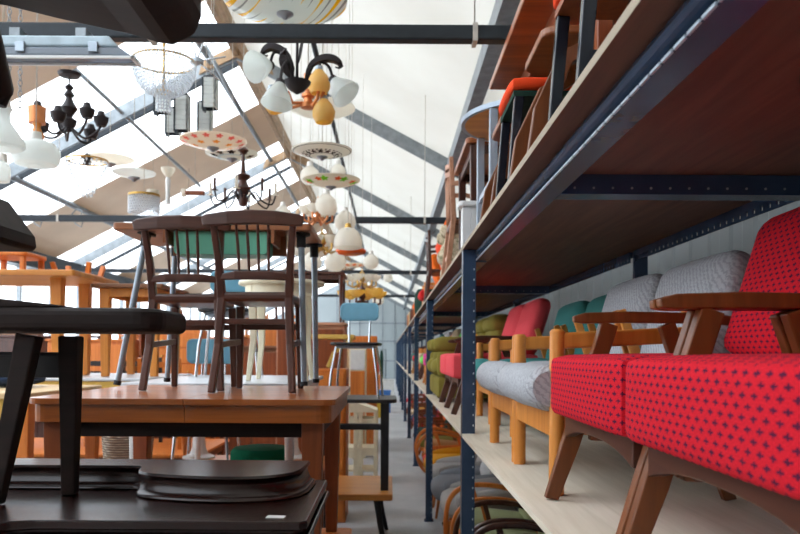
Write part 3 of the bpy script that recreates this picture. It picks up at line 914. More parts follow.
elbow_chair('dark brown elbow chair behind the orange armchairs on the upper tier', (.45, 8.85, z0), M['walnut'], M['walnut'])
armchair_lean(M['orange'], M['oak'], 'orange armchair farther along the upper tier', (1.13, 9.7, z0), None, .6, rz=90)
armchair_post(M['red'], M['oak'], 'red armchair with oak posts high on the upper tier', (.43, 10.5, z0), None, .6)
t = thing('pouffe', 'dark green round pouffe beside the red armchair on the upper tier', 'pouffe', (.62, 11.2, z0))
MB().lathe([(0, 0), (.2, .0), (.24, .08), (.25, .22), (.24, .36), (.2, .43), (0, .44)], 24).build('cover', M['darkgreen'], t)
armchair_lean(M['red'], M['lightwood'], 'red armchair beyond the green pouffe on the upper tier', (.43, 12.0, z0), None, .6)
armchair_post(M['orange'], M['orangewood'], 'orange armchair with orange posts far along the upper tier', (.43, 13.0, z0), None, .6)
y = 14.0
for lb, wd in (('pine ladder-back chair far along the upper tier', 'orangewood'), ('brown ladder-back chair far along the upper tier', 'redwood'), ('dark ladder-back chair far along the upper tier', 'walnut'),
           ('light ladder-back chair near the far end of the upper tier', 'lightwood'), ('pine ladder-back chair near the far end of the upper tier', 'orangewood')):
    ladder_chair(lb, (.86, y, z0), -PI / 2, M[wd]); y += 1.3

# ================================================================ left: the foreground
# dark sideboard with a stepped top
bt = CAMZ - .365
t = thing('sideboard', 'dark mahogany sideboard with stepped moulded top in the foreground', 'sideboard', (-1.1, 1.8, 0))
def top_poly(g):
    return [(-2.0, 2.16), (-2.0, 1.50 - g), (-.90, 1.50 - g), (-.86, 1.51 - g), (-.81, 1.60 - g), (-.76, 1.615 - g), (-.19 + g, 1.615 - g), (-.175 + g, 1.63 - g), (-.175 + g, 2.16)]
m = MB()
m.prism(top_poly(0), bt - .02, bt).prism(top_poly(-.012), bt - .032, bt - .02).prism(top_poly(.006), bt - .044, bt - .032).prism(top_poly(-.02), bt - .07, bt - .044)
m.build('top', M['mahog'], t, .005, world=True, seg=3)
MB().box(-1.96, -.21, 1.66, 2.14, .1, bt - .07).build('body', M['mahog'], t, .004, world=True)
MB().box(-1.98, -.19, 1.64, 2.15, 0, .1).build('plinth', M['mahog'], t, .006, world=True)
for k in range(3):
    xa = -1.94 + k * .58
    d = MB().box(xa, xa + .55, 1.642, 1.662, .14, bt - .28).box(xa + .06, xa + .49, 1.634, 1.644, .2, bt - .34).build('door', M['mahog'], t, .006, world=True)
    MB().ball((xa + .5, 1.62, .7), .014).build('knob', M['brass'], d, shift=t.location)
    d = MB().box(xa, xa + .55, 1.642, 1.662, bt - .26, bt - .09).build('drawer', M['mahog'], t, .006, world=True)
    MB().ball((xa + .275, 1.62, bt - .17), .014).build('knob', M['brass'], d, shift=t.location)
def rise(g):
    out = [(-2.0, 2.14), (-2.0, 2.0 - g), (-.68, 2.0 - g), (-.655, 1.992 - g), (-.645, 1.97 - g), (-.64, 1.935 - g)]
    curve = [(-.635, 1.915), (-.59, 1.875), (-.5, 1.845), (-.41, 1.832), (-.335, 1.838), (-.28, 1.865)]
    out += [(v.x + g * (.5 if v.x > -.32 else 0), v.y - g) for v in spl([(x, y, 0) for x, y in curve], 4)]
    return out + [(-.25 + g, 1.9 - g * .5), (-.235 + g, 1.95), (-.23 + g, 2.04), (-.23 + g, 2.10)]
pz = [(.024, 0), (.028, .004), (.027, .008), (.021, .012), (.016, .014), (.011, .021), (.007, .03), (.004, .04), (.005, .047), (.009, .051), (.012, .056), (.007, .062)]
MB().loft([rise(g) for g, z in pz], [bt + z for g, z in pz]).build('raised_step', M['mahog'], t, 0, world=True)
tg = P(273, 524.5, 1.6)
tag(MB().box(-.02, .02, -.012, .012, 0, .0012).build('price_tag', M['white'], shift=(0, 0, 0)), 'small blank white card lying on the dark sideboard', 'price tag')
bpy.data.objects['price_tag'].location = (P(273, 524.5, 1.62).x, 1.66, bt + .0005)
bpy.data.objects['price_tag'].rotation_euler = (0, 0, -.12)

# dark low bench standing on the sideboard
lz = P(100, 311, 1.9).z
t = thing('low_table', 'dark brown low table with rounded end standing on the sideboard', 'table', (-1.1, 1.86, bt))
MB().prism(rrect(-1.75, -.535, 1.74, 2.03, .06), lz - .056, lz).build('tabletop', M['ebony'], t, .018, world=True, seg=3)
for (x, y, sx, sy, zb_) in ((-.81, 1.91, 0, 0, bt + .001), (-.862, 1.80, -.065, -.03, bt + .005), (-1.62, 1.80, 0, 0, bt + .001), (-1.62, 1.93, 0, 0, bt + .001)):
    MB().sweep([(x + sx, y + sy, zb_), (x, y, lz - .064)], [.034, .05], [.034, .046], (0, 1, 0)).build('leg', M['ebony'], t, .004, world=True)
MB().box(-1.66, -.83, 1.9, 1.93, lz - .17, lz - .107).box(-1.66, -.83, 1.89, 1.94, lz - .115, lz - .105).build('stretcher', M['blackwood'], t, .004, world=True)
t = thing('wooden_board', 'dark wedge-shaped board lying on the low dark table', 'board', (-1.2, 1.86, lz))
MB().prism([(-1.5, lz), (-.775, lz), (-.775, lz + .006), (-.93, lz + .022), (-1.5, lz + .048)], 1.76, 1.98, 'y').build('panel', M['ebony'], t, .003, world=True)
# small dark stool on the board and a dark bench over it
t = thing('footstool', 'dark rounded stool seat at the left edge above the low table', 'stool', (-1.2, 1.86, lz + .048))
zs = P(20, 246, 1.86).z
MB().prism([(-1.5, zs), (-.935, zs), (-.928, zs + .012), (-.932, zs + .04), (-1.0, zs + .13), (-1.07, zs + .155), (-1.5, zs + .165)], 1.74, 1.98, 'y').build('seat', M['ebony'], t, .012, world=True, seg=3)
for x in (-1.42, -1.12):
    for y in (1.79, 1.93): MB().tube([(x, y, lz + .05), (x, y, zs + .01)], .018, 8).build('leg', M['ebony'], t, world=True)
zt = P(100, 35, 1.30).z
t = thing('bench', 'dark brown curved seat overhanging the top left corner of the photo', 'bench', (-1.2, 1.86, zs + .165))
lo = [(8, 8), (60, 21), (130, 36), (160, 45), (174, 47), (186, 42), (197, 36), (203, 18), (203, -30), (100, -45), (-60, -50), (-260, -50), (-260, -10), (-120, -12)]
MB().prism([(P(a, b, 1.5).x, P(a, b, 1.5).z) for a, b in lo], 1.22, 1.5, 'y').build('seat', M['ebony'], t, .014, world=True, seg=3)
for y in (1.77, 1.96):
    MB().tube([(-1.25, y, zs + .19), (-1.12, min(y, 1.44), P(-120, -10, 1.5).z + .03)], [.02, .024], 8).build('leg', M['ebony'], t, world=True)
MB().tube([P(-3, 105, 1.75), P(0, 90, 1.75), P(-14, 30, 1.6), P(-30, -20, 1.5)], [.02, .03, .028, .024], 10).build('arm_post', M['ebony'], t, world=True)

# lamp fixture under the first tie pipe
t = thing('ceiling_light', 'grey fluorescent batten light hanging under the first dark pipe', 'ceiling light', (-2.0, 3.62, 3.0))
za, zb, zc = P(60, 66, 3.70).z, P(60, 46, 3.6).z, P(60, 35, 3.6).z
MB().prism([(-2.7, zb), (P(120, 45, 3.62).x, zb), (P(110, 34, 3.62).x, zc), (-2.7, zc)], 3.598, 3.702, 'y').build('housing', M['plastic'], t, .01, world=True)
MB().prism([(-2.69, za + .012), (P(134, 60, 3.62).x, za + .012), (P(120, 45, 3.62).x, zb), (-2.69, zb)], 3.602, 3.698, 'y').build('diffuser', M['diffuser'], t, .01, world=True)
lip = MB()
for y in (3.598, 3.69): lip.box(-2.7, P(136, 62, 3.62).x, y, y + .012, za, za + .014)
lip.box(P(134, 62, 3.62).x - .012, P(136, 62, 3.62).x, 3.598, 3.702, za, za + .014)
lip.build('bottom_lip', M['white'], t, .003, world=True)
for y in (3.63, 3.67): MB().tube([(-2.65, y, za + .05), (P(112, 50, 3.62).x, y, za + .05)], .013, 10).build('tube', M['white'], t, world=True)
for px in (93, 20): MB().box(P(px, 45, 3.6).x - .02, P(px, 45, 3.6).x + .025, 3.588, 3.6, zb - .03, zb + .02).build('clip', M['steel'], t, .003, world=True)
for px in (77, 10): MB().box(P(px, 45, 3.6).x - .025, P(px, 45, 3.6).x + .025, 3.64, 3.77, zc - .002, 3.15).build('bracket', M['zinc'], t, world=True)

# ================================================================ left: the main stack
T2 = CAMZ - .172
table('dining_table', 'orange-brown pine table, lowest of the stack under the walnut table', -1.36, -.185, 2.7, 3.86, .68, 0, M['orangewood'], M['orangewood'], apron=.09, leg=.07)
t = table('dining_table', 'figured walnut dining table carrying the two spindle-back chairs', -1.33, -.195, 2.73, 3.87, T2, .681, M['burl'], M['redwood'], th=.085, r=.045, leg=.078, inset=.06, apron=.06, apron_m=M['ebony'])
tp = [o for o in t.children if o.name.startswith('tabletop')][0]; bpy.data.objects.remove(tp)
for pts, fr in ((rrect(-.747, -.195, 2.73, 3.87, (.06, .001, .001, .06)), rrect(-.747, -.21, 2.745, 3.855, (.055, .001, .001, .055))),
                (rrect(-1.33, -.749, 2.73, 3.87, (.001, .06, .06, .001)), rrect(-1.315, -.749, 2.745, 3.855, (.001, .055, .055, .001)))):
    lf = MB().prism(pts, T2 - .022, T2).build('table_leaf', M['burl'], t, .005, world=True)
    MB().prism(fr, T2 - .088, T2 - .022).build('frieze', M['burl'], lf, .004, shift=t.location)
spindle_chair('dark spindle-back chair on the walnut table, nearer the aisle', (P(253.5, 392, 3.14).x, 3.15, T2 + .001), math.radians(-1), M['walnut'], M['walnut_x'], M['walnut_x'], 'spindle-back chairs on the walnut table')
spindle_chair('dark spindle-back chair on the walnut table, farther from the aisle', (P(179, 392, 3.2).x, 3.28, T2 + .001), math.radians(1), M['walnut'], M['walnut_x'], M['walnut_x'], 'spindle-back chairs on the walnut table')
# kitchen table with green drawer standing over the chairs' seats
ku = CAMZ + .54
t = thing('kitchen_table', 'brown laminate kitchen table with green drawer and steel legs', 'table', (-.75, 3.5, T2))
x0, x1, y0, y1 = P(112, 228, 3.315).x, P(311, 228, 3.315).x, 3.315, 3.84
MB().prism(rrect(x0, x1, y0, y1, .02), ku, ku + .03).build('tabletop', M['laminate'], t, .004, world=True)
d = MB().prism(rrect(P(171, 240, 3.3).x, P(266, 240, 3.3).x, ku - .105, ku - .002, (.005, .005, .02, .02)), 3.34, 3.5, 'y').build('drawer', M['greenpaint'], t, .003, world=True)
MB().box(P(160, 240, 3.3).x, P(280, 240, 3.3).x, 3.5, 3.52, ku - .09, ku).box(P(163, 240, 3.3).x, P(166, 240, 3.3).x, 3.3, 3.52, ku - .06, ku).box(P(271, 240, 3.3).x, P(274, 240, 3.3).x, 3.3, 3.52, ku - .06, ku).build('drawer_frame', M['laminate'], t, world=True)
for (a, b, ya, yb) in (((147, 236), (117, 386), 3.4, 3.38), ((301, 236), (304, 393), 3.4, 3.38), ((176, 254), (167, 384), 3.74, 3.76), ((314, 252), (316, 388), 3.74, 3.76)):
    p, q = P(*a, ya), P(*b, yb); p.z = ku; q.z = T2 + .021
    l = MB().tube([q, p], [.013, .015], 12).build('leg', M['steel'], t, world=True)
    e = (p - q).normalized()
    MB().tube([p - e * .065, p - e * .005], .021, 12).tube([p - e * .012, p], .042, 12).build('ferrule', M['rubber'], l, shift=t.location)
    MB().tube([q, q + e * .02], .017, 12).build('foot', M['rubber'], l, shift=t.location)

# white table behind, on a lower table
table('low_table', 'orange-brown table behind the stack, carrying basket and green pouffe', -1.5, -.45, 3.98, 5.83, .78, 0, M['orangewood'], M['redwood'], apron=.09, leg=.07)
table('side_table', 'white-topped table with white legs behind the walnut table', -1.42, -.47, 3.95, 5.4, CAMZ - .165, .781, M['whitetop'], M['white'], th=.025, leg=.06, inset=.04, apron=.05, round_legs=True)
t = thing('pouffe', 'green ribbed velvet pouffe behind the sideboard', 'pouffe', (P(262, 460, 4.55).x, 4.55, .781))
m = MB(); prof = [(0, 0), (.185, 0), (.19, .03), (.19, .17), (.186, .2), (.17, .222), (.1, .232), (0, .235)]
m.lathe(prof, 96)
for i, v in enumerate(m.v):
    k = i % 96
    if .0 < v.z < .21 and k % 2: v.x *= .972; v.y *= .972
m.build('cover', M['velvet_green'], t)
def basket(label, loc):
    t = thing('wicker_basket', label, 'basket', loc)
    m = MB(); n = 72; rows = 46
    def rad(z): return .115 + .045 * (z / .5) + .008 * math.sin(z / .5 * PI)
    vs = []; fs = []
    for i in range(rows + 1):
        z = .5 * i / rows
        for k in range(n):
            r = rad(z) + .005 * math.cos(k * PI / 3 + (PI if i % 2 else 0))
            vs.append((r * math.cos(2 * PI * k / n), r * math.sin(2 * PI * k / n), z))
    for i in range(rows):
        for k in range(n): fs.append((i * n + k, i * n + (k + 1) % n, (i + 1) * n + (k + 1) % n, (i + 1) * n + k))
    m.add(vs, fs, 0, True); m.add([(rad(0) * math.cos(2 * PI * k / n), rad(0) * math.sin(2 * PI * k / n), .004) for k in range(n)], [tuple(range(n))])
    m.build('body', M['wicker'], t)
    r_ = MB()
    for ph in (0, PI / 8):
        r_.tube([((.167 + .006 * math.cos(8 * a + ph * 8)) * math.cos(a), (.167 + .006 * math.cos(8 * a + ph * 8)) * math.sin(a), .5 + .007 * math.sin(8 * a + ph * 8)) for a in [2 * PI * k / 64 for k in range(64)]], .008, 6, closed=True)
    r_.build('rim', M['wicker'], t)
    return t
basket('round wicker basket seen beneath the walnut table', (P(128, 440, 4.72).x, 4.72, .681))
for (px, lb) in ((199, 'white pedestal foot standing behind the chrome legs'), (292, 'white pedestal foot standing beside the green pouffe')):
    t = thing('pedestal', lb, 'table base', (P(px, 440, 5.66).x, 5.66, .781))
    MB().lathe([(0, 0), (.12, 0), (.12, .012), (.07, .03), (.05, .08), (.042, .2), (.04, .32), (.06, .36), (0, .36)], 24).build('column', M['white'], t)
# cream round table with sabre legs
t = thing('round_side_table', 'cream painted round table with curved legs behind the spindle chairs', 'table', (P(282, 285, 4.45).x, 4.45, CAMZ - .165))
hh = P(282, 282, 4.45).z - (CAMZ - .165)
MB().lathe([(0, hh - .03), (.225, hh - .03), (.25, hh - .022), (.255, hh - .012), (.25, hh), (0, hh)], 40).build('tabletop', M['cream'], t)
MB().lathe([(.2, hh - .075), (.215, hh - .075), (.215, hh - .03), (.2, hh - .03)], 40).build('apron', M['cream'], t)
for k in range(4):
    a = PI / 4 + k * PI / 2; c_, s_ = math.cos(a), math.sin(a)
    MB().sweep([(.19 * c_, .19 * s_, hh - .03), (.205 * c_, .205 * s_, hh * .72), (.2 * c_, .2 * s_, hh * .4), (.235 * c_, .235 * s_, .0)], [.04, .045, .034, .026], [.04, .045, .034, .026], (0, 1, 0)).build('leg', M['cream'], t, .004)
tube_chair('light blue kitchen chair on the black side table by the aisle', (P(358, 398, 6.25).x, 6.42, CAMZ - .37), math.radians(-4))
tube_chair('light blue kitchen chair on the white-topped table behind the spindle chairs', (P(233, 380, 5.3).x, 5.3, CAMZ - .164), math.radians(6), H=.74)
tube_chair('light blue kitchen chair low behind the walnut table', (P(212, 400, 5.75).x, 5.775, .781), 0, back_m=M['bluechair'], H=.9, bw=.205)
# black side table standing on a low wooden table
t = table('coffee_table', 'brown wooden coffee table with splayed black legs by the aisle', -.62, .035, 5.85, 6.75, CAMZ - 1.105, .22, M['oak'], M['blackwood'], th=.05, r=.03, leg=.05, inset=.06, apron=0)
for ch in list(t.children):
    if ch.name.startswith('leg'): bpy.data.objects.remove(ch)
t.location.z = 0
for ch in t.children: ch.location.z += .22
for sx, sy in ((-1, -1), (1, -1), (1, 1), (-1, 1)):
    MB().sweep([(sx * .28, sy * .4, 0), (sx * .235, sy * .36, .2), (sx * .2, sy * .33, CAMZ - 1.15)], [.035, .045, .055], [.035, .045, .055], (0, 1, 0)).build('leg', M['blackwood'], t, .005)
table('side_table', 'black square side table standing on the brown coffee table', -.62, .065, 5.95, 6.6, CAMZ - .37, CAMZ - 1.105, M['blackwood'], M['blackwood'], th=.03, r=.09, leg=.07, inset=.07, apron=0, taper=.9)
t = [o for o in bpy.data.objects if o.get('label') == 'black square side table standing on the brown coffee table'][0]
MB().box(-.52, -.02, 6.03, 6.07, CAMZ - .62, CAMZ - .57).build('stretcher', M['blackwood'], t, .01, world=True)
# cream etagere on the floor
t = thing('open_shelf_unit', 'cream painted open shelf unit with slanted top on the aisle floor', 'shelf unit', (-.38, 9.5, 0))
m0 = MB().prism([(-.62, .84), (-.14, .84), (-.14, .87), (-.38, .955), (-.62, .99)], 9.3, 9.75, 'y').build('top', M['cream'], t, .006, world=True)
for x in (-.6, -.41, -.35, -.16):
    for y in (9.32, 9.72): MB().box(x - .024, x + .024, y - .02, y + .02, 0, .84).build('post', M['cream'], t, .003, world=True)
for z, th_ in ((.1, .03), (.3, .1), (.66, .1)): MB().box(-.6, -.16, 9.32, 9.72, z, z + th_).build('shelf', M['cream'], t, .003, world=True)
# ================================================================ left: tables farther out and to the side
TIER = CAMZ - .2
table('low_table', 'brown low table under the yellow pine table at the left', -3.0, -1.515, 3.5, 4.94, .68, 0, M['brownwood'], M['brownwood'], leg=.07)
table('dining_table', 'yellow pine table with deep apron at the left of the walnut table', -2.9, -1.70, 3.55, 4.46, TIER, .681, M['lightwood'], M['orangewood'], th=.03, leg=.07, apron=.10, apron_m=M['yellowwood'], inset=.02)
t = thing('folded_cloth', 'dark blue folded cloth lying on the yellow pine table', 'cloth', (P(14, 385, 4.3).x, 4.15, TIER))
MB().cushion((0, 0, .035), (.2, .14, .034), .03, .012, 6).build('cloth', M['navycloth'], t); t.location.z += .014
table('low_table', 'long brown table standing under the white-topped long table', -3.6, -1.6, 5.0, 6.2, .68, 0, M['redwood'], M['redwood'], leg=.07)
table('dining_table', 'long white-topped table with wooden edge at the left', -3.55, -1.62, 4.98, 6.2, TIER + .02, .681, M['whitetop'], M['orangewood'], th=.02, leg=.07, apron=.06, inset=.01, apron_m=M['yellowwood'])
t2 = TIER + .02
table('dining_table', 'honey oak table standing high on the white-topped table', -3.5, P(74, 272, 5.0).x, 5.0, 5.85, P(70, 274, 5.0).z + .03, t2 + .001, M['oak'], M['beech'], th=.04, leg=.08, apron=0, inset=.16)
qz = P(70, 274, 5.0).z + .03
stool('footstool', 'small orange footstool on the high honey oak table', (-2.66, 5.3, qz), .34, .14, M['orangewood'], M['orangewood'], .03, 0)
# upturned stool: legs in the air
t = stool('stool', 'upturned pine stool with its legs in the air on the honey oak table', (-2.33, 5.62, qz + .11), .3, .11, M['orangewood'], M['orangewood'], .025, .02)
t.rotation_euler = (PI, 0, 0)
table('dining_table', 'brown table tucked behind the high honey oak table', -2.12, -1.6, 5.3, 6.0, P(110, 288, 5.7).z, t2 + .001, M['brownwood'], M['beech'], th=.03, leg=.07, apron=.06, inset=.06)

def wardrobe(label, x0, x1, y0, y1, H, body_m, door_m, drawers=True, name='wardrobe', z=0, group=None):
    t = thing(name, label, 'cabinet', ((x0 + x1) / 2, (y0 + y1) / 2, z), 0, group)
    MB().box(x0, x1, y0 + .02, y1, z + .06, z + H).build('body', body_m, t, .004, world=True)
    MB().box(x0 - .02, x1 + .02, y0 - .01, y1 + .01, z + H, z + H + .03).build('top', body_m, t, .006, world=True)
    MB().box(x0 + .02, x1 - .02, y0 + .05, y1 - .02, z, z + .06).build('plinth', body_m, t, world=True)
    w_ = (x1 - x0) / 2
    zd = z + (H * .3 if drawers else .1)
    for k in range(2):
        d = MB().box(x0 + .015 + k * w_, x0 + w_ - .015 + k * w_, y0, y0 + .02, zd, z + H - .04).build('door', door_m, t, .004, world=True)
        MB().ball((x0 + w_ + (k * 2 - 1) * .05, y0 - .012, (zd + z + H) / 2), .014, 8).build('knob', M['brass'], d, shift=t.location)
    if drawers:
        hd = (H * .3 - .1) / 2
        for q in range(2):
            d = MB().box(x0 + .02, x1 - .02, y0, y0 + .02, z + .08 + q * hd, z + .07 + (q + 1) * hd).build('drawer', door_m, t, .004, world=True)
            for sx in (.3, .7): MB().ball((x0 + (x1 - x0) * sx, y0 - .012, z + .08 + (q + .5) * hd), .013, 8).build('knob', M['brass'], d, shift=t.location)
    return t
def chest(label, x0, x1, y0, y1, z, H, m, n=4, group=None):
    t = thing('chest_of_drawers', label, 'chest of drawers', ((x0 + x1) / 2, (y0 + y1) / 2, z), 0, group)
    MB().box(x0, x1, y0 + .02, y1, z, z + H).build('body', m, t, .004, world=True)
    for q in range(n):
        a = z + .04 + (H - .06) * q / n
        d = MB().box(x0 + .02, x1 - .02, y0, y0 + .02, a, a + (H - .06) / n - .015).build('drawer', m, t, .003, world=True)
        for sx in (.25, .75): MB().ball((x0 + (x1 - x0) * sx, y0 - .01, a + (H - .06) / n * .45), .012, 8).build('knob', M['brass'], d, shift=t.location)
    return t
def bookcase(label, x0, x1, y0, y1, H, m, n=5, z=0, back=None):
    t = thing('bookcase', label, 'shelf unit', ((x0 + x1) / 2, (y0 + y1) / 2, z))
    for x in (x0, x1 - .025): MB().box(x, x + .025, y0, y1, z, z + H).build('side_panel', m, t, world=True)
    for q in range(n): MB().box(x0, x1, y0, y1, z + .05 + (H - .08) * q / (n - 1), z + .075 + (H - .08) * q / (n - 1)).build('shelf', m, t, world=True)
    MB().box(x0, x1, y1, y1 + .012, z, z + H).build('back_panel', back or m, t, world=True)
    return t
# behind the blue chair
wardrobe('pinkish brown wardrobe with coffee table on top behind the blue chair', -1.16, -.46, 7.7, 8.25, 1.86, M['pinkwood'], M['redwood'])
table('coffee_table', 'dark turned-leg coffee table standing on the pinkish wardrobe', -1.2, -.46, 7.66, 8.22, P(330, 272, 7.7).z, 1.892, M['walnut_x'], M['walnut'], th=.025, leg=.04, apron=.05, round_legs=True, inset=.03)
t = chest('orange wooden chest with drawers below the wardrobe front', P(312, 400, 7.1).x, P(347, 400, 7.1).x, 6.95, 7.4, .0, P(330, 369, 7.0).z, M['orangewood'], 3)
t = thing('wooden_chair', 'yellow wooden chair frame with bent legs standing on the orange chest', 'chair', (P(325, 368, 7.1).x, 7.1, P(330, 369, 7.0).z))
zz = P(330, 369, 7.0).z
for py_, (pa, pb) in ((0, ((352, 336), (328, 368))), (.3, ((352, 336), (328, 368)))):
    a, b = P(*pa, 7.0 + py_), P(*pb, 7.0 + py_); a.z = P(0, 337, 7.0).z; b.z = zz + .015
    mid = (a + b) / 2; mid.x -= .06
    MB().sweep([a, mid, b, ], .035, .05, (0, 1, 0)).build('leg', M['yellowwood'], t, .004, world=True)
    c = P(308, 340, 7.0 + py_); c.z = a.z; d = Vector((c.x + .03, c.y, zz + .005))
    MB().sweep([c, d], .035, .04, (0, 1, 0)).build('leg', M['yellowwood'], t, .004, world=True)
MB().box(P(306, 338, 7.0).x, P(354, 338, 7.0).x, 6.97, 7.33, P(0, 337, 7.0).z, P(0, 332.5, 7.0).z).build('seat_frame', M['yellowwood'], t, .006, world=True)
chest('orange cabinet to the right behind the blue chair', P(352, 340, 12.0).x, P(377, 340, 12.0).x, 12.0, 12.5, 0, P(365, 336, 12.0).z, M['orangewood'], 5)
t = thing('cupboard', 'narrow white cupboard with speckled front behind the blue chair', 'cabinet', (P(357, 380, 11).x, 11.4, 0))
xa, xb = P(349, 380, 11.2).x, P(366, 380, 11.2).x
MB().box(xa, xb, 11.22, 11.5, 0, P(357, 346, 11.2).z).build('body', M['cream'], t, .005, world=True)
MB().box(xa + .02, xb - .02, 11.2, 11.22, P(357, 370, 11.2).z, P(357, 350, 11.2).z).build('door', M['white'], t, .003, world=True)
MB().box(xa + .02, xb - .02, 11.2, 11.22, .05, P(357, 371, 11.2).z).build('door', M['orangewood'], t, .003, world=True)

# ---- background rows of wardrobes, cases and chests
rows = [
 ('wardrobe', 'brown wardrobe far behind the cream round table', -1.82, -1.25, 8.4, 8.9, 1.62, 'brownwood', 'redwood'),
 ('chest', 'orange chest of drawers behind the low blue chair', -2.62, -2.05, 8.2, 8.6, .9, .92, 'orangewood', 5),
 ('wardrobe', 'wide orange wardrobe far back at the left', -4.2, -3.2, 9.2, 9.8, 1.7, 'orangewood', 'orangewood'),
 ('bookcase', 'tall red-brown bookcase far back at the left', -3.1, -2.35, 9.3, 9.6, 1.9, 'redwood', 6),
 ('wardrobe', 'red-brown wardrobe beyond the white narrow cupboard', -1.9, -1.1, 10.6, 11.1, 1.95, 'redwood', 'orangewood'),
 ('bookcase', 'orange bookcase far behind the walnut table', -2.9, -2.1, 10.8, 11.1, 1.8, 'orangewood', 6),
 ('wardrobe', 'dark wardrobe at the far left behind the pine chairs', -5.6, -4.5, 9.6, 10.2, 1.75, 'walnut', 'walnut'),
 ('wardrobe', 'pale birch wardrobe far along the middle of the hall', -1.0, -.35, 13.0, 13.5, 1.8, 'lightwood', 'lightwood'),
 ('bookcase', 'dark bookcase with open shelves by the aisle far back', -1.2, -.7, 14.4, 14.75, 1.75, 'walnut', 6),
 ('wardrobe', 'brown wardrobe near the far end of the hall', -1.3, -.5, 17.0, 17.5, 1.9, 'brownwood', 'redwood'),
 ('wardrobe', 'orange wardrobe near the far end of the hall', -3.0, -1.9, 15.0, 15.6, 1.9, 'orangewood', 'redwood'),
 ('wardrobe', 'wide brown wardrobe far back near the left wall', -6.6, -5.8, 12.0, 12.6, 1.9, 'brownwood', 'brownwood'),
]
for r in rows:
    if r[0] == 'wardrobe': wardrobe(r[1], *r[2:7], M[r[7]], M[r[8]])
    elif r[0] == 'bookcase': bookcase(r[1], *r[2:7], M[r[7]], r[8])
    else:
        chest(r[1], *r[2:6], r[6], r[7], M[r[8]], r[9])
        table('low_table', 'low brown table carrying the orange chest of drawers', r[2] - .2, r[3] + .2, r[4] - .1, r[5] + .1, r[6] - .001, 0, M['redwood'], M['redwood'])
# ---- pine and black chairs crowding the tables at the left
for (px, Y, zb_, rz, wd, lb) in (
        (38, 6.85, .68, 150, 'orangewood', 'pine ladder-back chair behind the long white-topped table'),
        (160, 6.9, .68, 190, 'orangewood', 'pine ladder-back chair behind the golden beech one'),
        (92, 7.42, .75, 170, 'blackwood', 'black ladder-back chair farther behind the pine chairs'),
        (143, 7.45, .75, 185, 'blackwood', 'black ladder-back chair beside the other black one'),
        (20, 7.2, .68, 140, 'orangewood', 'pine ladder-back chair at the left edge of the photo')):
    ladder_chair(lb, (P(px, 380, Y).x, Y, zb_), math.radians(rz), M[wd], None, 'ladder-back chairs at the left', H=.72 if zb_ == t2 else .84)
table('low_table', 'long low brown table under the black ladder-back chairs', -4.2, -1.65, 6.55, 7.8, .679, 0, M['orangewood'], M['redwood'], leg=.07)
for o in [q for q in bpy.data.objects if q.get('category') == 'chair' and q.location.z in (.75,)]: pass
for o in list(bpy.data.objects):
    if o.name.startswith('ladder_back_chair') and abs(o.location.z - .75) < 1e-4: o.location.z = .68
y = 0
for i, (x, Y, wd, lb) in enumerate(((-3.9, 11.2, 'orangewood', 'pine chair on a far table beyond the wide orange wardrobe'), (-3.3, 11.4, 'redwood', 'red-brown chair on a far table beyond the tall bookcase'),
        (-1.5, 12.3, 'orangewood', 'pine chair on the far table in the middle of the hall'), (-2.2, 12.4, 'beech', 'beech chair on the far table in the middle of the hall'),
        (-4.7, 12.2, 'walnut', 'dark chair on a far table near the left wall'))):
    ladder_chair(lb, (x, Y, 1.38), math.radians(150 + 20 * i), M[wd])
table('dining_table', 'far brown table carrying two chairs at the left', -4.3, -3.0, 10.9, 11.8, 1.379, .0, M['brownwood'], M['redwood'], leg=.07)
table('dining_table', 'far brown table carrying two chairs in the middle of the hall', -2.6, -1.2, 12.0, 12.9, 1.379, .0, M['brownwood'], M['redwood'], leg=.07)
table('dining_table', 'far dark table carrying one chair near the left wall', -5.2, -4.4, 11.8, 12.6, 1.379, .0, M['walnut_x'], M['walnut'], leg=.07)
# far end of the aisle: boxes and a rail of coats
bx = [('blue', (54, 104, 168), .0, 20, .55), ('orange', (226, 120, 50), -.3, 22, .9), ('white', (214, 214, 210), .12, 24, .7), ('yellow', (222, 184, 60), -.15, 18.5, .45), ('red', (186, 54, 48), -.45, 20.5, 1.3)]
for nm, rgb, x, Y, h in bx:
    o = thing('storage_box', '%s storage box at the far end of the aisle' % nm, 'box', (x - .15, Y, 0))
    m_ = plain(nm + ' box', rgb)
    MB().box(-.2, .2, -.2, .2, 0, h).build('body', m_, o, .01)
    MB().box(-.21, .21, -.21, .21, h, h + .04).build('lid', m_, o, .01)
t = thing('clothes_rail', 'rail of hanging clothes at the far end beside the rack', 'clothes rail', (-.6, 24.5, 0))
MB().tube([(-.7, 0, 0), (-.7, 0, 1.7), (.5, 0, 1.7), (.5, 0, 0)], .02, 8).build('frame', M['zinc'], t)
for i, c_ in enumerate(('navycloth', 'magenta', 'olive', 'orange', 'whitecloth', 'teal', 'red', 'darkgreen')):
    g = tag(MB().cushion((0, 0, -.5), (.05, .22, .5), .04, .01, 4).build('coat', M[c_], shift=(0, 0, 0)), 'coat of %s cloth hanging on the far clothes rail' % {'navycloth': 'navy', 'whitecloth': 'off white', 'darkgreen': 'dark green'}.get(c_, c_), 'coat', 'coats on the far rail')
    g.location = (-1.22 + .14 * i, 24.5, 1.66)

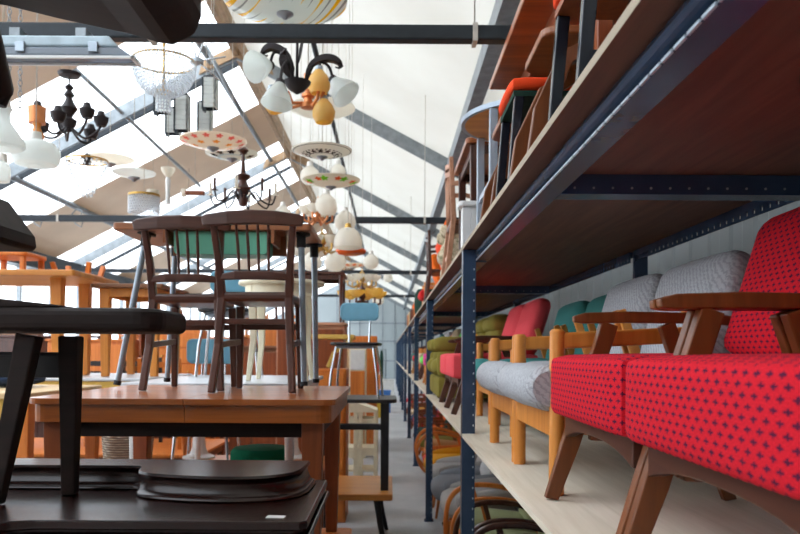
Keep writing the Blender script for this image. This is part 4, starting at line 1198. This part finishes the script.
# ================================================================ hanging lamps
def lamp(name, label, px, py, Y, cat='pendant lamp', group=None):
    p = P(px, py, Y)
    return thing(name, label, cat, p, 0, group)
def cord(t, z0_=0, r=.0025, x=0, y=0, m=None, top=None):
    h = (top if top else roof_z(t.location.x + x)) - t.location.z - .0
    MB().tube([(x, y, z0_), (x, y, h)], r, 6).build('cord', m or M['cord'], t)
def dish_lamp(label, px, py, Y, wpx, mat_, deep=.18, knob=None, tilt=(0, 0), name='dish_pendant', group=None):
    """shallow opal dish seen from below, hung by a cord"""
    R = wpx / 2 * Y / F
    t = lamp(name, label, px, py, Y, group=group)
    h = R * deep
    prof = [(0, 0)] + [(R * k / 10, h * (k / 10) ** 2) for k in range(1, 11)] + [(R * 1.005, h + .008), (R * .97, h + .006)] + [(R * k / 10, h * (k / 10) ** 2 + .008) for k in range(9, -1, -1)]
    MB().lathe(prof, 48).build('shade', mat_, t)
    MB().lathe([(0, -.03), (.012, -.028), (.02, -.018), (.035, -.012), (.045, -.004), (.045, .004), (0, .004)], 16).build('finial', knob or M['steel'], t)
    cord(t, h * .2)
    t.rotation_euler = (tilt[0], tilt[1], 0)
    return t
dish_lamp('large white glass dish with yellow and grey rays above the dark pipe', 285, 14, 3.98, 124, dish('striped dish', (238, 244, 240), [], trans=.4, stripes=[(9, .1, .85, (250, 204, 30)), (9, .62, .5, (160, 166, 164))]), .22, M['steel'])
dish_lamp('plain white glass dish below the amber-shaded chandelier', 322, 117, 5.6, 66, M['opalw'], .25)
dish_lamp('white glass dish with black lace ring in the middle of the hall', 322, 157, 6.0, 60, dish('lace dish', (244, 240, 230), [(.10, 0, .004, 0, (70, 60, 54)), (.125, 14, .022, 0, (70, 62, 56)), (.155, 28, .010, .25, (80, 70, 64)), (.228, 0, .0025, 0, (90, 80, 70))]), .2)
dish_lamp('white glass dish with pink and orange flowers', 213, 148, 5.6, 66, dish('pink flower dish', (248, 238, 222), [(.21, 14, .026, 0, (240, 130, 120)), (.13, 7, .026, .3, (244, 172, 84))]), .2)
dish_lamp('white glass dish with dark petals below the flowered dish', 232, 159, 6.4, 52, dish('dark flower dish', (238, 238, 228), [(.15, 9, .034, 0, (60, 60, 58)), (.11, 0, .012, 0, (210, 220, 220))]), .2)
dish_lamp('white glass dish with green and orange spots', 331, 187, 6.4, 58, dish('green spot dish', (246, 240, 226), [(.19, 7, .036, 0, (140, 214, 60)), (.19, 7, .03, .32, (244, 130, 80))]), .22)
dish_lamp('white glass dish at the left beneath the bright roof, upper of two', 110, 164, 5.9, 46, M['opalw'], .2)
dish_lamp('white glass dish at the left beneath the bright roof, lower of two', 134, 178, 5.8, 42, M['opal'], .22)
dish_lamp('pale dish with orange rim spots far back in the middle', 353, 268, 12, 26, dish('far spot dish', (246, 238, 220), [(.16, 9, .04, 0, (244, 150, 90))]), .25)

def shade_bell(M_, r=.09, h=.13):
    return MB().lathe([(.022, 0), (.03, -.01), (.045, -.035), (r * .78, -h * .6), (r, -h), (r * .985, -h), (r * .75, -h * .6), (.04, -.035), (.02, -.012)], 24, (0, 0, 0), 0, M_)
# black leaf chandelier with white bells
t = lamp('chandelier', 'black leaf-armed chandelier with three white bell shades', 297, 84, 4.6, 'chandelier')
MB().lathe([(0, -.065), (.012, -.06), (.05, -.035), (.082, .0), (.086, .012), (.05, .02), (.02, .03), (0, .03)], 24).build('body', M['iron'], t)
MB().tube([(0, 0, .02), (0, 0, .42)], .009, 8).build('stem', M['iron'], t)
lf = MB(); lf.sweep([(.01, 0, .13), (.02, 0, .2), (.035, 0, .28), (.03, 0, .4)], [.004, .012, .01, .004], [.01, .05, .04, .005], (0, 1, 0)); lf.build('leaf', M['iron'], t)
for (e, dr, leaf) in (((-.17, .02, .12), (-.55, -.75, -.35), [(-.03, 0, .03), (-.035, 0, .13), (-.085, 0, .2), (-.16, 0, .225), (-.205, 0, .2), (-.2, 0, .17), (-.18, 0, .175)]),
                      ((.22, .02, .035), (.6, -.25, -.75), [(.05, 0, .03), (.08, 0, .11), (.15, 0, .155), (.22, 0, .155), (.265, 0, .125), (.255, 0, .1), (.235, 0, .105)]),
                      ((-.08, -.16, -.05), (-.12, -.2, -1), [(-.04, -.03, .03), (-.06, -.07, .08), (-.07, -.1, .14), (-.05, -.12, .17)])):
    e = Vector(e); dr = Vector(dr).normalized()
    MB().tube(spl([(e.x * .25, e.y * .3, .02), (e.x * .5, e.y * .6, .12 + e.z * .4), (e.x * .85, e.y * .9, .09 + e.z * .9), e - dr * -.0]), .009, 8).build('arm', M['iron'], t)
    lp = spl(leaf, 3); n_ = len(lp)
    wv = [.012 + .045 * math.sin(PI * min(1, (k / (n_ - 1)) * 1.15)) for k in range(n_)]
    MB().sweep(lp, [max(.01, v) for v in wv], [max(.006, v * .62) for v in wv]).build('leaf', M['iron'], t)
    Mx = Matrix.Translation(e) @ Vector((0, 0, -1)).rotation_difference(dr).to_matrix().to_4x4()
    sh = shade_bell(Mx, .095, .14).build('shade', M['opal'], t)
    MB().lathe([(0, .02), (.026, .015), (.03, -.012), (0, -.012)], 16, (0, 0, 0), 0, Mx).build('socket', M['iron'], sh)
cord(t, .42, .006)
# copper-armed chandelier with amber shades
t = lamp('chandelier', 'copper-armed chandelier with amber glass shades below the black one', 308, 103, 5.2, 'chandelier')
MB().lathe([(0, -.04), (.05, -.035), (.055, -.005), (.03, .005), (.03, .03), (.045, .04), (.045, .06), (.02, .075), (.03, .12), (.03, .2), (0, .21)], 20).build('body', M['copper'], t)
for dx, dy, dz in ((-.25, .02, .06), (.085, -.1, .15), (.115, -.06, -.035)):
    ar = MB().tube([(0, 0, .0), (dx * .45, dy * .5, -.03), (dx * .85, dy * .9, min(.0, dz)), (dx * 1.1, dy * 1.1, dz * .6 + .03), (dx, dy, dz + .05)], .012, 8).build('arm', M['copper'], t)
    Mx = Matrix.Translation((dx, dy, dz + .02)) @ Matrix.Rotation(-.25 * (dx < 0), 4, 'Y')
    MB().lathe([(.02, .03), (.035, .01), (.06, -.02), (.078, -.06), (.076, -.1), (.055, -.14), (.05, -.138), (.07, -.1), (.072, -.06), (.055, -.02), (.03, .008), (.018, .026)], 20, (0, 0, 0), 0, Mx).build('shade', M['amber'], t)
    MB().lathe([(0, .05), (.024, .046), (.03, .02), (0, .02)], 14, (0, 0, 0), 0, Mx).build('socket', M['steel'], ar)
for dx in (-.1, .09): MB().tube([(0, 0, .0), (dx, -.06, -.02), (dx * 1.3, -.09, .05)], .012, 8).build('arm', M['copper'], t)
cord(t, .2, .005)
# crystal bowl chandelier
t = lamp('crystal_chandelier', 'half-round crystal bowl chandelier under the batten light', 164, 62, 4.7, 'chandelier')
rng = random.Random(3)
def octa(mb, c, r, st=1.6):
    x, y, z = c
    mb.add([(x + r, y, z), (x - r, y, z), (x, y + r, z), (x, y - r, z), (x, y, z + r * st), (x, y, z - r * st)], [(0, 2, 4), (2, 1, 4), (1, 3, 4), (3, 0, 4), (2, 0, 5), (1, 2, 5), (3, 1, 5), (0, 3, 5)])
m = MB()
for i in range(14):
    ph = i / 13 * PI / 2
    R = .165 * math.cos(ph) ** .8 + .028; z = -.20 * math.sin(ph)
    n_ = max(8, int(2 * PI * R / .02))
    for k in range(n_): octa(m, (R * math.cos(2 * PI * (k + .5 * (i % 2)) / n_), R * math.sin(2 * PI * (k + .5 * (i % 2)) / n_), z), .0092)
tag(m.build('crystal_strands', M['crystal'], t), kind='stuff')
MB().tube([(.19 * math.cos(a), .19 * math.sin(a), .0) for a in [2 * PI * k / 40 for k in range(40)]], .007, 8, closed=True).build('upper_ring', M['brass'], t)
MB().tube([(.045 * math.cos(a), .045 * math.sin(a), -.19) for a in [2 * PI * k / 24 for k in range(24)]], .006, 8, closed=True).build('lower_ring', M['brass'], t)
m = MB()
for i in range(6):
    for k in range(14): octa(m, (.042 * math.cos(2 * PI * k / 14), .042 * math.sin(2 * PI * k / 14), -.2 - .02 * i), .008, 1.4)
for k in range(30): octa(m, (.1 * math.cos(2 * PI * k / 30), .1 * math.sin(2 * PI * k / 30), .05 + .02 * (k % 3)), .009)
tag(m.build('crystal_drops', M['crystal'], t), kind='stuff')
MB().tube([(0, 0, -.18), (0, 0, .12)], .01, 8).build('stem', M['brass'], t)
cord(t, .1)
# small steel spider lamp right of it
t = lamp('spotlight_bar', 'small steel lamp with thin rods beside the crystal chandelier', 197, 61, 5.2, 'pendant lamp')
MB().lathe([(0, -.02), (.045, -.015), (.045, .01), (.02, .02), (0, .02)], 16).build('body', M['steel'], t)
for dx, dz, dy in ((.2, .03, 0), (-.05, .17, 0), (.05, .19, .03), (.14, -.1, .1)): MB().tube([(0, 0, .0), (dx, dy, dz)], .006, 6).build('rod', M['chrome'], t)
cord(t, .02)
# rectangular glass lanterns
for i, (px, py, Y, h) in enumerate(((211, 94, 6.0, 30), (206, 119, 6.2, 30), (183, 114, 6.1, 34), (174, 122, 6.3, 24), (163, 104, 6.0, 18))):
    t = lamp('glass_lantern', ['rectangular ribbed glass lantern, highest of the five', 'rectangular ribbed glass lantern just below the highest one', 'rectangular ribbed glass lantern with broad black side, middle of the five',
             'narrow ribbed glass lantern beside the middle one', 'short ribbed glass lantern hanging below the crystal bowl'][i], px, py, Y, group='rectangular glass lanterns')
    H = h * Y / F; a = .05
    m = MB()
    for k in range(7): m.box(-a + .002, a - .002, -a, -a + .012, -H / 2 + k * H / 7 + .002, -H / 2 + (k + 1) * H / 7 - .002)
    for k in range(7): m.box(a - .012, a, -a, a, -H / 2 + k * H / 7 + .002, -H / 2 + (k + 1) * H / 7 - .002)
    m.build('glass', M['opal'], t)
    fr = MB()
    fr.box(-a - .012, -a, -a - .004, a, -H / 2 - .015, H / 2).box(-a - .012, a, a - .01, a, -H / 2, H / 2)
    fr.box(-a, a, -a, a, H / 2, H / 2 + .012).box(-a - .006, -a + .02, -a, -a + .02, -H / 2 - .03, -H / 2)
    fr.build('frame', M['black_bar'], t)
    cord(t, H / 2, .003)
# white opal shade lamps at the left edge
def mushroom(label, px, py, Y, wpx, hpx, prof, m_=None, **k):
    t = lamp('glass_pendant', label, px, py, Y, **k)
    R = wpx / 2 * Y / F; H = hpx * Y / F
    MB().lathe([(R * a, H * b) for a, b in prof], 36).build('shade', m_ or M['opal'], t)
    MB().lathe([(0, H * prof[-1][1] + .05), (.03, H * prof[-1][1] + .045), (.035, H * prof[-1][1] - .005), (0, H * prof[-1][1] - .005)], 16).build('cap', M['capwhite'], t)
    cord(t, H * prof[-1][1] + .04)
    return t
FL = [(0, -.42), (.4, -.5), (.85, -.45), (.97, -.28), (1, -.05), (.97, .15), (.8, .34), (.45, .46), (.2, .5)]
OP = [(.0, -.4), (.85, -.5), (1, -.42), (.97, -.25), (.6, .12), (.3, .4), (.28, .7), (.4, .85)]
mushroom('wide flat white opal lamp at the left edge, lowest of the three', 36, 153, 4.4, 46, 26, FL)
mushroom('white opal bell lamp at the left edge above the flat one', 4, 134, 3.95, 40, 30, OP)
mushroom('small white opal lamp cut by the left edge below the bell', 2, 172, 4.8, 16, 22, FL)
t = lamp('pendant_lamp', 'copper cylinder lamp with turned neck at the left', 37, 122, 4.63)
MB().lathe([(0, -.12), (.03, -.12), (.045, -.09), (.03, -.06), (.02, -.03), (.03, -.01), (0, -.01)], 18).build('neck', M['beech'], t)
MB().lathe([(0, -.01), (.05, -.01), (.052, .09), (0, .09)], 20).build('shade', M['copper'], t)
cord(t, .09)
# black cluster chandelier
t = lamp('chandelier', 'black iron chandelier with dark cup holders at the left', 69, 128, 5.0, 'chandelier')
MB().lathe([(0, -.03), (.02, -.02), (.045, .02), (.05, .05), (.02, .07), (.03, .09), (.055, .13), (.03, .17), (.02, .2), (.035, .22), (.015, .25), (.03, .27), (.012, .29), (0, .3)], 18).build('stem', M['iron'], t)
MB().lathe([(0, .34), (.065, .345), (.075, .365), (.03, .38), (0, .38)], 20).build('canopy', M['iron'], t)
for k in range(7):
    a = 2 * PI * k / 7 + .3; c_, s_ = math.cos(a), math.sin(a); q = .0 if k % 2 else .05
    ar = MB().tube(spl([(.02 * c_, .02 * s_, .0), (.1 * c_, .1 * s_, -.06), (.18 * c_, .18 * s_, -.05 + q), (.2 * c_, .2 * s_, .0 + q)]), .008, 8).build('arm', M['iron'], t)
    MB().lathe([(0, 0), (.03, .0), (.045, .03), (.05, .06), (.03, .065), (.02, .1), (0, .1)], 14, (.2 * c_, .2 * s_, q - .02)).build('cup', M['iron'], t)
MB().tube([(0, 0, .3), (0, 0, .35)], .006, 6).build('hook', M['iron'], t)
cord(t, .37)
# small crystal cluster
t = lamp('crystal_chandelier', 'small crystal drop chandelier below the black cluster', 87, 172, 5.3, 'chandelier')
m = MB()
for i in range(9):
    n_ = 26 - 2 * i; R = .14 - .013 * i
    for k in range(n_): octa(m, (R * math.cos(2 * PI * k / n_), R * math.sin(2 * PI * k / n_), .06 - .028 * i), .009)
tag(m.build('crystal_drops', M['crystal'], t), kind='stuff')
MB().tube([(.14 * math.cos(a), .14 * math.sin(a), .08) for a in [2 * PI * k / 30 for k in range(30)]], .006, 6, closed=True).build('ring', M['brass'], t)
MB().lathe([(0, .05), (.03, .055), (.02, .09), (.045, .1), (.01, .13), (0, .14)], 14).build('stem', M['iron'], t)
for k in range(4): MB().tube([(0, 0, .1), (.14 * math.cos(k * PI / 2), .14 * math.sin(k * PI / 2), .08)], .005, 6).build('arm', M['brass'], t)
cord(t, .13)
# crystal drum, small shade and candle-like lamps above the first chair
t = lamp('drum_lamp', 'crystal drum lamp with gilt band above the spindle chair', 144, 205, 5.4)
m = MB()
for i in range(6):
    for k in range(36): octa(m, (.105 * math.cos(2 * PI * (k + .5 * (i % 2)) / 36), .105 * math.sin(2 * PI * (k + .5 * (i % 2)) / 36), .05 - .02 * i), .010)
tag(m.build('crystal_drops', M['crystal'], t), kind='stuff')
MB().lathe([(.1, .06), (.112, .06), (.112, .075), (.1, .075)], 30).build('band', M['brass'], t)
MB().lathe([(.0, .062), (.1, .062), (.1, .066), (0, .066)], 24).build('plate', M['opalw'], t)
cord(t, .06)
t = lamp('pendant_lamp', 'small cream shade lamp hanging behind the crystal drum', 153, 196, 6.2)
MB().lathe([(.055, -.05), (.05, .05), (.046, .05), (.051, -.05)], 20).build('shade', M['opalw'], t)
MB().lathe([(0, .04), (.048, .042), (.048, .05), (0, .05)], 16).build('cap', M['brass'], t)
cord(t, .05)
t = lamp('uplighter', 'slender white torch lamp with flared glass shade', 168, 188, 5.6)
MB().lathe([(0, -.12), (.02, -.12), (.016, -.05), (.02, .06), (.014, .08), (0, .08)], 16).build('stem', M['white'], t)
MB().lathe([(.015, .08), (.03, .095), (.05, .13), (.052, .15), (.045, .13), (.026, .1), (.012, .086)], 20).build('shade', M['opalw'], t)
cord(t, .08)
# candle chandelier
t = lamp('chandelier', 'wrought iron candle chandelier with turned stem above the green drawer', 243, 192, 6.0, 'chandelier')
MB().lathe([(0, -.12), (.03, -.11), (.045, -.06), (.03, -.02), (.045, .0), (.06, .03), (.04, .06), (.03, .09), (.055, .11), (.06, .13), (.02, .15), (.012, .3), (.045, .33), (.02, .36), (0, .36)], 18).build('stem', M['walnut'], t)
for k in range(8):
    a = 2 * PI * k / 8; c_, s_ = math.cos(a), math.sin(a)
    ar = MB().tube(spl([(.03 * c_, .03 * s_, -.06), (.09 * c_, .09 * s_, .0), (.15 * c_, .15 * s_, -.07), (.23 * c_, .23 * s_, -.1), (.26 * c_, .26 * s_, -.03)]), .007, 8).build('arm', M['iron'], t)
    MB().lathe([(0, 0), (.03, .005), (.012, .012), (.012, .1), (0, .102)], 12, (.26 * c_, .26 * s_, -.03)).build('candle', M['walnut'] if k % 2 else M['opalw'], t)
cord(t, .35)
t = lamp('bar_lamp', 'small red-brown bar lamp with white end above the first spindle chair', 195, 193, 6.0)
MB().box(-.075, .075, -.02, .02, -.016, .016).build('bar', M['redwood'], t, .004)
MB().lathe([(0, -.03), (.022, -.03), (.022, .03), (0, .03)], 14, (-.09, 0, 0)).build('shade', M['opalw'], t)
cord(t, .016)
# drum with the orange dish under it
t = lamp('glass_pendant', 'white glass dome pendant just above the orange dish', 348, 243, 7.0)
MB().lathe([(0, -.05), (.1, -.055), (.132, -.045), (.134, -.0), (.125, .05), (.1, .1), (.06, .135), (0, .15)], 32).build('shade', M['opalw'], t)
MB().lathe([(.0, .145), (.035, .14), (.025, .18), (0, .19)], 16).build('cap', M['brass'], t)
cord(t, .18)
t = lamp('dish_pendant', 'glossy orange dish lamp hanging under the white glass dome', 351, 251, 7.5)
MB().lathe([(0, -.035), (.08, -.042), (.13, -.03), (.15, -.005), (.148, .012), (.12, .03), (.05, .04), (0, .042)], 36).build('shade', plain('orange enamel', (230, 92, 24), .25), t)
MB().lathe([(.045, .04), (.05, .05), (.0, .06)], 16).build('cap', M['white'], t)
cord(t, .045)
# wooden-arm chandelier above the far blue chair, and others behind
def ring_lamp(label, px, py, Y, wpx, arm_m, shade_m, n=6, name='chandelier'):
    t = lamp(name, label, px, py, Y, 'chandelier')
    R = wpx / 2 * Y / F
    MB().lathe([(0, -.1), (.04, -.09), (.03, -.03), (.05, 0), (.03, .06), (.045, .1), (.015, .13), (0, .2)], 16).build('stem', arm_m, t)
    for k in range(n):
        a = 2 * PI * k / n + .25; c_, s_ = math.cos(a), math.sin(a)
        MB().tube([(.03 * c_, .03 * s_, -.05), (R * .5 * c_, R * .5 * s_, -.12), (R * .85 * c_, R * .85 * s_, -.08), (R * .85 * c_, R * .85 * s_, -.02)], .014, 8).build('arm', arm_m, t)
        MB().lathe([(.03, -.02), (R * .34, .03), (R * .38, .07), (R * .36, .07), (R * .3, .03), (.02, -.01)], 18, (R * .78 * c_, R * .78 * s_, .0)).build('shade', shade_m, t)
    cord(t, .19)
ring_lamp('wooden-armed chandelier with cream bowls above the far blue chair', 362, 297, 9.5, 44, M['walnut'], M['amber'])
ring_lamp('brass chandelier with white bowls beyond the orange dish', 362, 280, 11.5, 34, M['brass'], M['opalw'])
ring_lamp('brass chandelier with amber bowls far down the hall', 371, 292, 15, 22, M['brass'], M['amber'])
ring_lamp('pale chandelier with white bowls behind the kitchen table', 322, 243, 9.0, 36, M['brass'], M['opalw'])
ring_lamp('brown chandelier with cream bowls behind the plain white dish', 318, 213, 8.4, 34, M['copper'], M['opalw'])
for i, (px, py, Y, w_, lb) in enumerate(((310, 176, 7.8, 20, 'white glass globe behind the lace-ring dish'), (338, 172, 8.4, 16, 'small white glass globe beside the lace-ring dish'), (326, 205, 7.4, 22, 'white glass globe below the spotted dish'),
        (345, 222, 8.8, 22, 'white glass globe above the white dome pendant'), (300, 245, 8.0, 24, 'white glass globe behind the right spindle chair'), (371, 262, 11, 16, 'white glass globe right of the orange dish'),
        (283, 215, 9.0, 18, 'white glass globe above the right end of the chair rail'), (335, 262, 10, 22, 'white glass globe under the orange dish'), (388, 278, 16, 10, 'tiny white globe far down the hall'),
        (378, 300, 18, 12, 'small white globe near the far end of the hall'), (312, 262, 11, 20, 'white glass globe beyond the kitchen table edge'))):
    mushroom(lb, px, py, Y, w_, w_ * .8, [(0, -.6), (.5, -.52), (.87, -.3), (1, 0), (.87, .3), (.5, .52), (.3, .62)], M['opalw'], group='white glass globes')
# loose chains at the left
for px, a, b, Y, lb in ((20, 66, 110, 4.6, 'pale lamp chain hanging at the far left under the batten light'), (9, 60, 85, 4.4, 'pale lamp chain at the left edge of the photo')):
    p, q = P(px, b, Y), P(px - 3, a, Y)
    t = thing('chain', lb, 'chain', p)
    m = MB(); top = roof_z(p.x) - p.z; z = 0; k = 0
    while z < top:
        m.tube([((.012 * math.cos(u) if k % 2 else 0), (0 if k % 2 else .012 * math.cos(u)), z + .02 * math.sin(u)) for u in [2 * PI * i / 10 for i in range(10)]], .003, 5, closed=True); z += .033; k += 1
    m.build('links', M['zinc'], t)
# s-hooks on the second tie pipe
for px, lb in ((36, 'steel hook on the second pipe, nearer the left edge'), (77, 'steel hook on the second pipe above the pine tables')):
    p = P(px, 222, 9.06); t = thing('hanging_hook', lb, 'hook', (p.x, 9.06, 3.18))
    MB().tube([(.05, 0, .05), (.06, 0, .1), (0, 0, .12), (-.06, 0, .06), (-.02, 0, -.06), (.05, 0, -.1), (.07, 0, -.04)], .008, 8).build('wire', M['zinc'], t)

bpy.context.view_layer.update()
